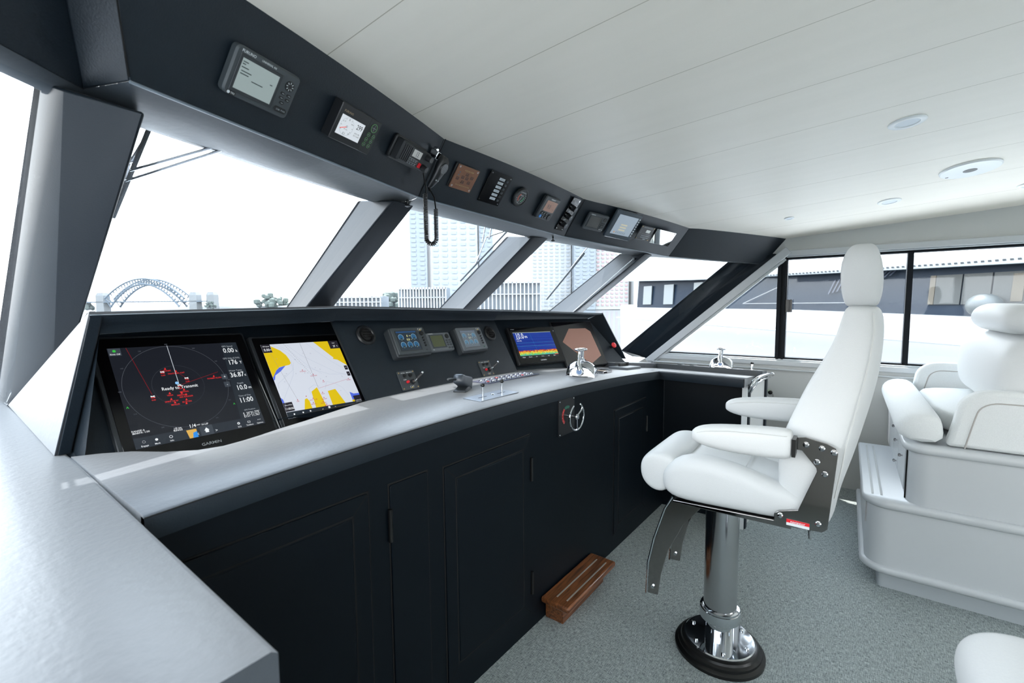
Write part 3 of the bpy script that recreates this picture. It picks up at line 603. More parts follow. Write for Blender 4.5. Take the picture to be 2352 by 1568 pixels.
# raised ledge behind the wing and along the sill
g = B()
def ledge(P, h=.035, th=.045):
    g.loft([[(x, y, cz(x)+h-th) for x, y in P], [(x, y, cz(x)+h-.003) for x, y in P], [(x, y, cz(x)+h) for x, y in P]])
lp = [(3.31, .43), (3.345, .61), (3.38, .79), (3.415, .97), (3.45, 1.165)]
for (a, b2) in zip(lp, lp[1:]):
    def far(y): return min(4.165, 3.50+(y-.43)*(4.165-3.50)/(.93-.43))
    for k in range(4):
        xa0, xa1 = a[0]+(far(a[1])-a[0])*k/4, a[0]+(far(a[1])-a[0])*(k+1)/4; xb0, xb1 = b2[0]+(far(b2[1])-b2[0])*k/4, b2[0]+(far(b2[1])-b2[0])*(k+1)/4
        P4 = [(xa0, a[1]), (xa1, a[1]), (xb1, b2[1]), (xb0, b2[1])]
        g.loft([[(x, y, cz(x)-.012) for x, y in P4], [(x, y, cz(x)+.035) for x, y in P4]])
fl = [(2.98, 1.30), (3.15, 1.25), (3.30, 1.20), (3.45, 1.165), (3.7, 1.165), (3.95, 1.165), (4.165, 1.165)]
for (a, b2) in zip(fl, fl[1:]):
    yb1, yb2 = min(2.5, 2.9-.45*max(0, a[0]-3.0)-.9*max(0, a[0]-3.5)), min(2.5, 2.9-.45*max(0, b2[0]-3.0)-.9*max(0, b2[0]-3.5))
    P4 = [(a[0], a[1]), (b2[0], b2[1]), (b2[0], max(1.6, yb2)), (a[0], max(1.6, yb1))]
    g.loft([[(x, y, cz(x)-.012) for x, y in P4], [(x, y, cz(x)+.035) for x, y in P4]])
o = g.obj('raised_ledge', navy_skylit, smooth=False); tag(o, 'raised navy ledge along the starboard window, brightly lit, with small throttles on it', 'ledge')
g = B()
for (a, b2) in zip([(2.98, 1.30), (3.45, 1.165), (3.31, .43)], [(3.45, 1.165), (3.31, .43), (3.46, .425)]):
    g.loft([[(x, y, cz(x)-.012), (x+.004, y-.001, cz(x)-.012), (x+.004, y-.001, cz(x)+.037), (x, y-.001, cz(x)+.037)] for x, y in (a, b2)])
o2 = g.obj('riser_face', mat('taupe_vinyl', (.07, .075, .08), .5, bump=.2), o, smooth=False)
# port counter
pc = thing('port_counter', 'wide leather counter filling the lower left corner, lit pale blue', 'countertop')
g = B(); secs = []
for k in range(33):
    y = .527+(2.95-.527)*k/32; x1 = .262 if y < 1.70 else .258; x1 = .243+(.262-.243)*min(1, (y-.527)/1.1)
    secs.append([(-.415, y, .94), (-.415, y, .999), (-.1, y, 1.0), (.10, y, .9995), (x1-.008, y, .999), (x1, y, .993), (x1, y, .94)])
g.loft(secs); g.obj('top', navy_skylit, pc, angle=50)
g = B(); g.box(-.41, .235, .535, 2.6, 0, .945); g.obj('cabinet_body', cabm, pc, smooth=False)
# forward sill deck under the windscreen (hidden behind the hood, closes the dash)
g = B(); g.loft([[(.26, 1.72, .93), (.26, 2.95, .93), (.26, 2.95, .985), (.26, 1.72, .985)], [(3.45, 1.75, .93), (3.45, 2.5, .93), (3.45, 2.5, .95), (3.45, 1.75, .95)]]); o = g.obj('trim_4', navy, smooth=False); struct(o)

# ================================================================== INSTRUMENT HOOD
lip = [Vector((.300, 1.573, 1.393)), Vector((1.059, 1.62, 1.405)), Vector((2.136, 1.64, 1.377)), Vector((3.161, 1.48, 1.338))]
def fr(az, tilt, roll):
    a, t_, ro = R(az), R(tilt), R(roll); h = Vector((sin(a), cos(a), 0)); n0 = Vector((-cos(a), sin(a), 0)); v = Vector((0, 0, cos(t_)))+n0*sin(t_)
    return h*cos(ro)+v*sin(ro), -h*sin(ro)+v*cos(ro)
K1 = 1.12; D1 = (Vector((1.290, 1.792, .963)), *[q*K1 for q in fr(84, 32.27, -1.5)]); D2 = (Vector((1.096, 1.522, 1.028)), *fr(88, 28.0, -1)); D3 = (Vector((2.25, 1.60, 1.01)), *fr(106, 30.88, -1))  # left panel, with its screens, scaled up about the camera
hd = thing('instrument_hood', 'faceted navy leather instrument hood on top of the dash', 'instrument hood')
def P(D, u, v, z=0): O, h, vv = D; return O+h*u+vv*v+h.cross(vv)*z
g = B(); slab(g, P(D1, -.905, -.06), P(D1, .02, -.06), P(D1, .0, .388), P(D1, -.822, .355), .015); g.obj('instrument_panel', navy, hd)
g = B(); slab(g, P(D2, 0, -.02), P(D2, 1.06, -.02), P(D2, 1.043, .345), P(D2, -.04, .362), .012); g.obj('instrument_panel', navy, hd)
g = B(); slab(g, P(D3, -.02, -.03), P(D3, .985, -.03), P(D3, .775, .352), P(D3, -.07, .352), .015); g.obj('instrument_panel', navy, hd)
g = B(); g.poly([P(D2, 0, -.02), P(D1, .0, -.05), P(D1, -.0, .385), P(D2, -.0, .372)]); g.obj('step_return', navy, hd, nofix=True)
# underside fascia from the lip down to the panels
pt = [P(D1, -.822, .357), P(D1, .0, .390), P(D2, -.04, .360), P(D2, 1.043, .342), P(D3, -.07, .350), P(D3, .775, .352)]
feet = [((.3024, 1.608, 1.3332), (1.0436, 1.655, 1.3436)), ((1.0345, 1.655, 1.3465), (2.0945, 1.675, 1.3146)), ((2.0935, 1.675, 1.3161), (2.9766, 1.515, 1.3018))]  # points set on the camera's sight lines to the panel tops
for (a, b2, c, d) in ((lip[0], lip[1], pt[1], pt[0]), (lip[1], lip[2], pt[3], pt[2]), (lip[2], lip[3], pt[5], pt[4])):
    g = B(); rows = []
    f1_, f2_ = [Vector(q) for q in feet.pop(0)]      # foot of the fascia
    for pa, pb in ((a, b2), (a+Vector((0, 0, -.012)), b2+Vector((0, 0, -.012))), (a.lerp(f1_, .5)+Vector((0, .008, 0)), b2.lerp(f2_, .5)+Vector((0, .008, 0))), (f1_, f2_), (f1_+Vector((0, .02, .012)), f2_+Vector((0, .02, .012))), (d+Vector((0, 0, .02)), c+Vector((0, 0, .02)))): rows.append([tuple(pa), tuple(pb)])
    k0 = g.pts([q for r_ in rows for q in r_])
    for r_ in range(len(rows)-1): g.face((k0+2*r_, k0+2*r_+1, k0+2*r_+3, k0+2*r_+2))
    g.obj('hood_underside', navy, hd, nofix=True, angle=60)
# hood top sloping forward to the windscreen base
bs = [Vector((.262, 2.82, 1.0)), Vector((1.10, 2.80, 1.02)), Vector((2.30, 2.74, 1.01)), Vector((3.30, 2.50, .99))]
for i in range(3):
    g = B(); a, b2, c, d = lip[i], lip[i+1], bs[i+1], bs[i]
    rr_ = []
    rg = [Vector((.375, 1.955, 1.340)), Vector((1.33, 2.12, 1.388)), Vector((2.25, 2.1, 1.215)), Vector((3.24, 2.0, 1.16))]
    for t_, dz in ((0, -.006), (.0, 0), (.012, .003), (.05, .002)): rr_.append([tuple(a.lerp(d, t_)+Vector((0, -.003 if t_ == 0 else 0, dz))), tuple(b2.lerp(c, t_)+Vector((0, -.003 if t_ == 0 else 0, dz)))])
    rr_ += [[tuple(rg[i]), tuple(rg[i+1])], [tuple(d), tuple(c)]]
    k0 = g.pts([q for r_ in rr_ for q in r_])
    for r_ in range(len(rr_)-1): g.face((k0+2*r_, k0+2*r_+1, k0+2*r_+3, k0+2*r_+2))
    o = g.obj('hood_top', navy_skylit, hd, nofix=True, angle=60)
# ends
g = B(); eL = [lip[0]+Vector((0, 0, .002)), Vector((.235, 1.735, .999)), Vector((.261, 2.84, .999))]
g.loft([[tuple(q) for q in eL], [tuple(q+Vector((.014, .004, 0))) for q in eL]]); g.obj('end_cheek', navy_skylit, hd, bevel=.002)
g = B(); a, b2 = lip[0], Vector((.24, 1.728, 1.0))
g.loft([[tuple(p+Vector(o_)) for o_ in ((0, -.002, 0), (.028, .0, 0), (.034, .03, 0), (.008, .02, 0))] for p in (a+Vector((0, 0, -.004)), b2)]); g.obj('edge_trim', navy, hd, bevel=.003)
g = B(); c, d = P(D1, -.822, .357), P(D1, -.905, -.03)     # inner cheek, dark
g.loft([[tuple(a+Vector((.03, .02, 0))), tuple(b2+Vector((.03, .02, 0))), tuple(d), tuple(c)], [tuple(a+Vector((.02, .02, 0))), tuple(b2+Vector((.02, .02, 0))), tuple(d+Vector((-.01, .01, 0))), tuple(c+Vector((-.01, .01, 0)))]]); g.obj('inner_cheek', navy, hd)
g = B(); eR = [lip[3]+Vector((0, 0, .004)), Vector((3.215, 1.315, 1.000)), Vector((3.40, 2.45, .985))]
g.loft([[tuple(q) for q in eR], [tuple(q+Vector((-.02, -.004, 0))) for q in eR]]); g.obj('end_cheek', navy, hd, bevel=.002)
g = B()
for a, b2 in zip(lip, lip[1:]): g.tube([tuple(a+Vector((0, -.004, -.008))), tuple(b2+Vector((0, -.004, -.008)))], .0016, 5)
g.obj('lip_piping', mat('grey_piping', (.2, .2, .2)), hd)

# ---- big screens
def onD(D, u, v, z=0): O, h, vv = D; return MW(P(D, u, v, z), h, vv)
def bigscreen(D, u0, v0, w_, h_, label, bez=(.026, .026, .031, .045)):
    l, r_, tp, bt = bez
    t = thing('chart_display', label, 'screen', onD(D, u0, v0, .012) @ Matrix.Scale(K1, 4), 'large screens in the dash')
    g = B(); g.plate(-l-.010, w_+r_+.010, -bt-.010, h_+tp+.008, -.012, .006, .006, .002); g.obj('surround', greym, t)
    g = B(); g.plate(-l, w_+r_, -bt, h_+tp, .006, .0085, .003, .0006); g.obj('glass_front', blackg, t)
    return t
W1, HH1 = .349, .309
t = bigscreen(D1, -.801, -.013, W1, HH1, 'leftmost big dash screen showing a dark radar page with Ready to Transmit')
def U(x, y): return (x*W1, y*HH1)
z1 = .0087; DZ = .0002
g = B().m(em('radar_bg', (.012, .014, .02), 1.0)); g.poly([(*U(0, 0), z1), (*U(1, 0), z1), (*U(1, 1), z1), (*U(0, 1), z1)])
g.m(em('radar_panel', (.018, .024, .032), 1.0)); g.poly([(*U(.80, .10), z1+DZ), (*U(1, .10), z1+DZ), (*U(1, 1), z1+DZ), (*U(.86, 1), z1+DZ)])
g.m(em('radar_bar', (.022, .028, .038), 1.0)); g.poly([(*U(0, 0), z1+DZ), (*U(1, 0), z1+DZ), (*U(1, .10), z1+DZ), (*U(0, .10), z1+DZ)])
g.m(em('btn', (.045, .055, .07), 1)); g.poly([(*U(.455, 0), z1+2*DZ), (*U(.555, 0), z1+2*DZ), (*U(.555, .10), z1+2*DZ), (*U(.455, .10), z1+2*DZ)])
for yy in (.565, .475): g.poly([(*U(.765, yy), z1+2*DZ), (*U(.815, yy), z1+2*DZ), (*U(.815, yy+.06), z1+2*DZ), (*U(.765, yy+.06), z1+2*DZ)])
g.poly([(*U(.004, .92), z1+2*DZ), (*U(.085, .92), z1+2*DZ), (*U(.085, .997), z1+2*DZ), (*U(.004, .997), z1+2*DZ)])
Zt = z1+4*DZ
g.m(em('ring', (.09, .10, .12), 1.0)); g.arc(.41*W1, .555*HH1, .1345, .1353, 0, 360, Zt, 90); g.arc(.41*W1, .555*HH1, .067, .0673, 0, 360, Zt-DZ, 60)
for a in range(0, 360, 30): g.text('%03d' % a, .41*W1+.142*cos(R(a)), .555*HH1+.142*sin(R(a)), .005, Zt)
g.m(em('heading', (.55, .6, .65), 1)); g.line(U(.415, 1.0), U(.412, .56), .0014, Zt)
g.m(em('red_vec', (.20, .01, .015), 1)); g.line(U(.124, .995), U(.203, .49), .0012, Zt); g.line(U(.431, .56), U(.747, .657), .0012, Zt); g.line(U(.482, .623), U(.42, .707), .0010, Zt)
redE = em('ais_red', (.75, .03, .03), 1); whE = em('white_ui', (.80, .83, .85), 1)
for x_, y_, s_ in ((.346, .742, 'OCEANIC'), (.419, .707, 'FANTASEA CAT'), (.70, .611, 'NORMA ELLEN'), (.324, .482, 'VEGA'), (.434, .502, 'MISTRAL'), (.322, .419, 'SPIRIT OF 87'), (.437, .448, 'SEA RANGER'), (.429, .395, 'BLUE FIN'), (.341, .381, 'MARLIN'), (.42, .356, ''), (.41, .47, 'EMERALD')):
    g.m(redE); cx, cy = U(x_, y_); g.poly([(cx-.003, cy-.002, Zt), (cx+.003, cy-.002, Zt), (cx+.001, cy+.005, Zt)]); g.text(s_, cx, cy-.006, .0062, Zt)
for x_, y_ in ((.32, .713), (.482, .623), (.203, .472), (.412, .555)):
    cx, cy = U(x_, y_); g.m(whE); g.line((cx-.005, cy-.001), (cx+.005, cy+.002), .002, Zt+DZ); g.line((cx-.005, cy+.002), (cx+.005, cy-.002), .002, Zt+DZ); g.m(redE); g.line((cx-.005, cy-.004), (cx+.005, cy-.004), .002, Zt+DZ)
    g.text('0.00', cx, cy-.011, .0058, Zt)
g.m(em('own_blue', (.25, .55, .95), 1)); g.disc(*U(.399, .582), Zt, Zt+DZ, .0045, 16)
g.m(em('green_ui', (.04, .5, .06), 1)); g.text('^', *U(.022, .39), .014, Zt); g.text('^', *U(.79, .27), .014, Zt); g.disc(*U(.042, .968), Zt, Zt+DZ, .004, 12)
g.m(whE); g.text('Ready to Transmit', *U(.413, .535), .0140, Zt+3*DZ, sx=.9)
for s_, y_, z_, lb in (('0.00', .905, 'k', 'GPS Speed'), ('176', .757, 'T', 'GPS Hdg (COG)'), ('36.87', .605, 'c', 'Water Temp.'), ('10.0', .45, 'm', 'Depth'), ('11:00', .302, '', 'Time of Day')):
    xx = .905
    g.m(whE); g.text(s_, *U(xx, y_), .0245, Zt, sx=.82); g.text(z_, *U(.978, y_-.010), .013, Zt); g.m(em('grey_ui', (.32, .35, .38), 1)); g.text(lb, *U(xx, y_+.050), .0078, Zt)
g.text('GPS Position', *U(.905, .186), .0068, Zt); g.m(whE); g.text("S  33°51.775'", *U(.91, .147), .0112, Zt, sx=.88); g.text("E151°11.761'", *U(.91, .117), .0112, Zt, sx=.88)
g.text('1/4', *U(.41, .120), .0150, Zt); g.text('nm', *U(.455, .122), .007, Zt); g.text('1/8 nm', *U(.302, .125), .007, Zt); g.text('RINGS', *U(.302, .105), .008, Zt); g.text('H-UP', *U(.505, .115), .008, Zt); g.text('RANGE A', *U(.045, .165), .007, Zt); g.text('MARPA: 1/30', *U(.060, .145), .007, Zt); g.text('Xmit Off', *U(.043, .935), .0065, Zt)
g.text('+', *U(.79, .595), .012, Zt); g.text('-', *U(.79, .505), .012, Zt); g.text('<', *U(.43, .03), .012, Zt); g.text('>', *U(.576, .03), .012, Zt)
for x_, s_ in ((.06, 'Engage'), (.143, 'Mark'), (.241, 'Info'), (.769, 'SOS'), (.86, 'Toolbars'), (.954, 'Options')): g.text(s_, *U(x_, .018), .0062, Zt)
g.disc(*U(.143, .055), Zt, Zt+DZ, .0035, 14); g.arc(*U(.241, .055), .0032, .0042, 0, 360, Zt, 16); g.arc(*U(.769, .055), .0018, .004, 0, 360, Zt, 16); g.arc(*U(.06, .055), .0032, .0036, 0, 360, Zt, 16); g.frame(.86*W1-.004, .86*W1+.004, .05*HH1-.003, .05*HH1+.003, .0008, Zt, Zt+DZ)
for k in range(3): g.disc(.954*W1-.004+.004*k, .055*HH1, Zt, Zt+DZ, .001, 8)
g.poly([(*U(.505-.02, .05), Zt), (*U(.505+.02, .05), Zt), (*U(.505, .078), Zt)]); g.box(.505*W1-.0045, .505*W1+.0045, .028*HH1, .05*HH1, Zt, Zt+DZ)
g.m(em('thumb_or', (.65, .38, .08), 1)); g.poly([(*U(.365, .0), Zt), (*U(.43, .0), Zt), (*U(.43, .085), Zt), (*U(.355, .085), Zt)]); g.m(em('thumb_bl', (.03, .25, .7), 1)); g.poly([(*U(.39, .0), Zt+DZ), (*U(.43, .0), Zt+DZ), (*U(.43, .06), Zt+DZ), (*U(.40, .05), Zt+DZ)])
g.obj('screen_picture', None, t, smooth=False, nofix=True)
g = B().m(mat('logo_grey', (.45, .47, .48), .5)); g.text('GARMIN', .51*W1, -.083*HH1, .0125, .0090, sx=1.15); g.obj('logo', None, t, smooth=False)
# chart screen
W2, HH2 = .324, .296
t = bigscreen(D1, -.371, -.016, W2, HH2, 'second big dash screen showing a white and yellow harbour chart', (.022, .030, .028, .04))
def V2(x, y): return (min(max(x, 0), 1)*W2, min(max(y, 0), 1)*HH2)
def pg(L, z): g.poly([(*V2(*p), z) for p in L])
g = B().m(em('chart_water', (.62, .66, .74), 1)); pg([(0, 0), (1, 0), (1, 1), (0, 1)], z1)
g.m(em('chart_land', (.70, .50, .01), 1)); z2 = z1+DZ
pg([(.108, .974), (.197, .907), (.248, .835), (.266, .769), (.268, .716), (.242, .696), (.116, .677), (.069, .639), (.001, .546), (0, .887), (.1, .885)], z2)
pg([(.656, 1), (1, 1), (1, .60), (.893, .701), (.834, .720), (.848, .739)], z2); pg([(.213, .07), (.264, .209), (.293, .217), (.311, .179), (.312, .06)], z2)
pg([(.378, .294), (.466, .342), (.473, .298), (.489, .12), (.497, .044), (.355, .05)], z2); pg([(.584, .267), (.694, .279), (.764, .035), (.576, .04)], z2); pg([(.86, .08), (.90, .09), (.90, .04), (.87, .03)], z2)
g.m(em('chart_shoal', (.08, .14, .68), 1)); pg([(.114, .672), (.193, .69), (.116, .621), (.035, .573), (.014, .517), (0, .510), (.001, .546), (.069, .639)], z2+DZ); pg([(.872, .204), (.92, .17), (1, .165), (1, .05), (.87, .02)], z2-DZ/2); pg([(0, .28), (.02, .25), (.02, .20), (0, .19)], z2)
g.m(em('chart_box', (.02, .018, .026), 1)); z3 = z2+2*DZ
for q in ([(0, .885), (.103, .885), (.103, 1), (0, 1)], [(.86, .878), (1, .878), (1, 1), (.86, 1)], [(0, .09), (.104, .09), (.104, .205), (0, .205)], [(.895, .015), (1, .015), (1, .138), (.895, .138)], [(0, 0), (1, 0), (1, .055), (0, .055)], [(.945, .535), (.99, .535), (.99, .60), (.945, .60)], [(.945, .44), (.99, .44), (.99, .505), (.945, .505)]): pg(q, z3)
g.m(em('chart_bar2', (.02, .028, .038), 1)); pg([(0, 0), (1, 0), (1, .052), (0, .085)], z3+DZ)
g.m(em('chart_line', (.12, .12, .16), 1)); z4 = z3+2*DZ
g.line(V2(.472, 1), V2(.48, .333), .0008, z4); g.line(V2(.072, .876), V2(.178, .219), .0006, z4)
for k in range(22):
    a, b2 = (.267+(.48-.267)*k/22, .996-(.514)*k/22), (.267+(.48-.267)*(k+.5)/22, .996-(.514)*(k+.5)/22); g.line(V2(*a), V2(*b2), .0009, z4)
g.m(em('chart_contour', (.36, .42, .55), 1))
for L in ([(.12, .99), (.22, .93), (.30, .83), (.36, .70), (.50, .60), (.70, .50), (.95, .47)], [(.28, .75), (.26, .62), (.12, .52), (.03, .46), (.02, .40)], [(.30, .72), (.24, .55), (.12, .38), (.03, .25), (.01, .12)], [(.30, .98), (.42, .82), (.62, .66), (.80, .52), (.93, .46)], [(.55, .99), (.66, .84), (.80, .68), (.95, .54)], [(.36, .25), (.36, .34), (.44, .38), (.50, .35)], [(.56, .30), (.62, .40), (.72, .36), (.80, .28), (.84, .16)], [(.20, .98), (.33, .86), (.46, .66), (.60, .52)]):
    for a, b2 in zip(L, L[1:]): g.line(V2(*a), V2(*b2), .0006, z4-DZ)
g.m(em('chart_red', (.45, .02, .06), 1)); g.line(V2(.476, .322), V2(.93, .395), .0007, z4)
for x_, y_, s_ in ((.37, .597, 'OCEANIC'), (.483, .519, 'FANTASEA'), (.578, .415, '0.00'), (.932, .392, 'NORMA'), (.175, .209, '0.00'), (.362, .195, 'SPIRIT OF 87'), (.499, .18, 'RANGER'), (.346, .14, 'MARLIN'), (.50, .086, 'EMERALD'), (.508, .253, 'VEGA'), (.47, .13, 'BLUE FIN'), (.29, .238, '')):
    cx, cy = V2(x_, y_); g.text(s_, cx, cy-.004, .0058, z4+DZ); g.poly([(cx-.0025, cy, z4+DZ), (cx+.0025, cy, z4+DZ), (cx+.001, cy+.005, z4+DZ)])
g.m(em('chart_ink', (.16, .18, .3), 1))
for k in range(16): g.text(random.choice(('9', '12', '7₂', '14', '10₅')), *V2(random.uniform(.08, .9), random.uniform(.15, .9)), .005, z4)
g.m(whE); g.text('0.00', *V2(.048, .925), .0150, z4, sx=.85); g.text('k', *V2(.095, .925), .009, z4); g.text('GPS Speed', *V2(.05, .972), .0055, z4); g.text('37', *V2(.925, .915), .0135, z4, sx=.85); g.text('f', *V2(.97, .915), .011, z4); g.text('Depth', *V2(.93, .965), .005, z4)
g.text('11:00:06', *V2(.052, .125), .0115, z4, sx=.82); g.text('Time of Day', *V2(.052, .172), .0055, z4); g.text("S 33°51.775", *V2(.948, .065), .0055, z4); g.text("E151°11.761", *V2(.948, .040), .0055, z4); g.text('+', *V2(.967, .57), .010, z4); g.text('-', *V2(.967, .475), .010, z4)
for x_, s_ in ((.08, 'Engage'), (.185, 'Mark'), (.275, 'Info')): g.text(s_, *V2(x_, .012), .006, z4+DZ); g.disc(*V2(x_, .045), z4, z4+DZ, .003, 12)
g.text('<', *V2(.43, .035), .010, z4+DZ); g.text('>', *V2(.60, .035), .010, z4+DZ); g.box(.52*W2-.004, .52*W2+.004, .02*HH2, .045*HH2, z4, z4+DZ); g.poly([(.52*W2-.006, .045*HH2, z4+DZ), (.52*W2+.006, .045*HH2, z4+DZ), (.52*W2, .065*HH2, z4+DZ)])
g.obj('screen_picture', None, t, smooth=False, nofix=True)
# bright metal strips between/around the big screens
for (u_, lb) in ((-.423, 'polished metal strip standing between the two big dash screens'), (-.010, 'polished metal strip along the right edge of the chart screen')):
    g = B(); a, b2 = P(D1, u_+.012, -.045, .018), P(D1, u_-.004, .322, .018); g.tube([tuple(a), tuple(b2)], .0042, 8); o = g.obj('trim_strip', steel); tag(o, lb, 'trim strip', 'metal strips beside the big dash screens')

# ---- middle panel
def vent(u, v, label):
    t = thing('air_vent', label, 'air vent', onD(D2, u, v), 'round black air vents')
    g = B(); g.lathe([(.046, 0), (.047, .004), (.042, .009), (.036, .010), (.033, .006)], 36); g.obj('rim', blackp, t)
    g = B(); g.lathe([(.033, .006), (.030, .002), (.026, .004), (.020, .010), (.010, .014)], 30); g.obj('throat', gapm, t)
    g = B()
    for k in (-1, 0, 1): g.plate(-.020, .020, k*.012-.002, k*.012+.002, .010, .018, .0015, .0005)
    g.obj('louvre', rubber, t)
# CAT displays
def catdisp(u, v, label, bright):
    t = thing('engine_display', label, 'display', onD(D2, u, v), 'paired engine displays on the dash'); w_, h_ = .200, .132
    g = B(); g.plate(-.006, w_+.004, -.008, h_+.002, .0, .036, .010, .004); g.obj('housing', mat('housing_grey', (.035, .041, .047), .5), t)
    m_ = greyp if not bright else greyl
    g = B(); g.plate(0, w_, 0, h_, .036, .044, .008, .003); g.obj('front_bezel', m_, t)
    g = B().m(em('cat_bg%d' % bright, (.012, .022, .035) if not bright else (.10, .125, .15), 1)); g.box(.022, .140, .020, .112, .044, .0446); Z_ = .0449
    ring = em('cat_blue%d' % bright, (.010, .085, .19) if not bright else (.07, .17, .26), 1)
    g.m(em('cat_bar%d' % bright, (.01, .06, .17) if not bright else (.12, .15, .2), 1)); g.box(.022, .140, .106, .112, .0446, .0448)
    for x_, y_ in ((.042, .083), (.118, .083), (.042, .045), (.081, .045), (.118, .045)):
        g.m(ring); g.disc(x_, y_, .0446, Z_, .0150, 22); g.m(em('cat_dk%d' % bright, (.01, .02, .03) if not bright else (.08, .1, .12), 1)); g.poly([(x_, y_, Z_+DZ), (x_-.009, y_-.014, Z_+DZ), (x_+.009, y_-.014, Z_+DZ)]); g.m(em('cat_lt%d' % bright, (.35, .5, .6) if not bright else (.3, .38, .45), 1)); g.arc(x_, y_, .0138, .0150, -50, 230, Z_+DZ, 20)
        g.m(em('cat_yel%d' % bright, (.75, .72, .30) if not bright else (.55, .55, .38), 1)); g.text('0', x_, y_-.012, .006, Z_+2*DZ)
    g.text('0', .080, .089, .015, Z_); g.text('0.0', .080, .071, .015, Z_); g.text('RPM', .096, .089, .005, Z_); g.text('L/h', .099, .071, .005, Z_)
    g.obj('screen', None, t, smooth=False)
    g = B(); g.frame(.018, .144, .016, .116, .004, .044, .0455); g.obj('screen_rim', greym if not bright else greyl, t)
    g = B().m(mat('label_white2', (.8, .8, .78), .4)); g.text('CAT', .172, .120, .015, .0444); g.m(mat('label_yellow', (.75, .5, .02), .4)); g.poly([(.166, .1135, .0446), (.178, .1135, .0446), (.172, .1195, .0446)]); g.obj('logo', None, t, smooth=False)
    g = B(); g.disc(.172, .098, .044, .050, .0115, 20, .010); g.obj('navigation_knob', blackp, t)
    for k in range(4): g = B(); g.disc(.172, .076-.0135*k, .044, .050, .0050, 14, .0042); g.obj('button', blackp, t)
    g = B(); g.disc(.172, .014, .044, .0445, .005, 14); g.obj('light_sensor', em('sens', (.03, .12, .08), .6) if bright else greym, t)
catdisp(.200, .163, 'left one of the paired dark grey engine displays with blue dials', 0)
catdisp(.623, .150, 'right one of the paired engine displays, lighter grey with faded dials', 1)
t = thing('small_green_display', 'small grey instrument with green blank screen between the two engine displays', 'display', onD(D2, .416, .172))
g = B(); g.plate(0, .172, 0, .100, 0, .022, .010, .005); g.obj('casing', greyl, t)
g = B().m(lcdg); g.box(.028, .112, .022, .082, .022, .0226); g.obj('screen', None, t, smooth=False); g = B(); g.frame(.022, .118, .016, .088, .006, .022, .0240); g.obj('screen_rim', greyp, t)
g = B().m(labelm); g.text('FURUNO', .020, .093, .008, .0223, 'LEFT'); g.text('TRS', .022, .008, .007, .0223); g.obj('lettering', None, t, smooth=False)
g = B(); g.disc(.144, .076, .022, .025, .0125, 20); g.obj('dial_pad', blackp, t)
for x_, y_ in ((.134, .054), (.154, .054), (.134, .042), (.154, .042), (.134, .030), (.154, .030), (.136, .014), (.157, .014)): g = B(); g.plate(x_-.007, x_+.007, y_-.0045, y_+.0045, .022, .0245, .003, .0005); g.obj('button', greyp, t)
# ignition plates
def ignition(u, v, label):
    t = thing('ignition_panel', label, 'control panel', onD(D2, u, v), 'engine start panels on the dash')
    g = B(); g.plate(0, .098, 0, .090, 0, .004, .006, .001); g.obj('plate', mat('plate_slate', (.045, .052, .058), .45), t)
    for x_ in (.034, .068): g = B().m(blackp); g.disc(x_, .066, .004, .006, .010, 16); g.disc(x_, .066, .006, .016, .005, 10, .004); g.obj('toggle_switch', None, t)
    g = B(); g.disc(.040, .036, .004, .012, .0065, 16, .0058); g.obj('red_button', redm, t)
    g = B().m(blackp); g.disc(.068, .034, .004, .014, .0125, 20, .010); g.m(chrome); g.disc(.068, .034, .014, .022, .007, 16, .006); g.obj('key_lock', None, t)
    g = B().m(chrome); g.tube([(.068, .034, .022), (.073, .040, .046)], [.004, .003], 8); g.m(blackp); g.tube([(.071, .038, .034), (.080, .048, .062)], [.0075, .0085], 10, flat=.6); g.m(chrome); g.ball((.082, .051, .066), .0062, 10); g.obj('key', None, t)
    g = B().m(labelm); g.text('BYPASS', .030, .080, .007, .0044); g.text('EMERGENCY', .068, .080, .007, .0044); g.text('STOP', .030, .048, .007, .0044); g.text('CAT', .056, .012, .013, .0044); g.m(mat('label_yellow', (.75, .5, .02), .4)); g.poly([(.050, .007, .0046), (.062, .007, .0046), (.056, .012, .0046)]); g.obj('lettering', None, t, smooth=False)
    screws(t, ((.008, .082), (.090, .082), (.008, .008), (.090, .008)), .0035, .004, mat('brass', (.6, .42, .2), .3, 1))
ignition(.186, .012, 'left engine ignition panel with key and red button, in front of the dark engine display')
ignition(.741, .008, 'right engine ignition panel with key and red button, behind the counter switch plate')
vent(.097, .285, 'round black air vent at the left end of the middle instrument panel')
vent(.948, .258, 'round black air vent beside the right engine display, showing chrome glints')
# ---- right panel: sonar screen and dark screen
t = thing('sounder_display', 'dash screen with blue echo sounder picture reading 10.0 m', 'screen', onD(D3, -.017, .016, .004), 'large screens in the dash')
WS, HS = .395, .262
g = B(); g.plate(0, WS, 0, HS, 0, .028, .008, .006); g.obj('casing', blackp, t)
g = B(); g.plate(.010, WS-.010, .010, HS-.010, .028, .0295, .004, .0005); g.obj('glass_front', blackg, t)
sx0, sx1, sy0, sy1 = .027, .343, .040, .222; zz = .0297
def sp_(x, y): return (sx0+(sx1-sx0)*x, sy0+(sy1-sy0)*y)
g = B().m(em('sonar_blue', (.003, .025, .25), 1)); g.poly([(*sp_(0, .10), zz), (*sp_(1, .10), zz), (*sp_(1, 1), zz), (*sp_(0, 1), zz)])
g.m(em('sonar_bar', (.01, .012, .014), 1)); g.poly([(*sp_(0, 0), zz), (*sp_(1, 0), zz), (*sp_(1, .10), zz), (*sp_(0, .10), zz)])
g.m(em('sonar_top', (.25, .3, .25), 1)); g.poly([(*sp_(0, .975), zz+DZ), (*sp_(1, .975), zz+DZ), (*sp_(1, 1), zz+DZ), (*sp_(0, 1), zz+DZ)])
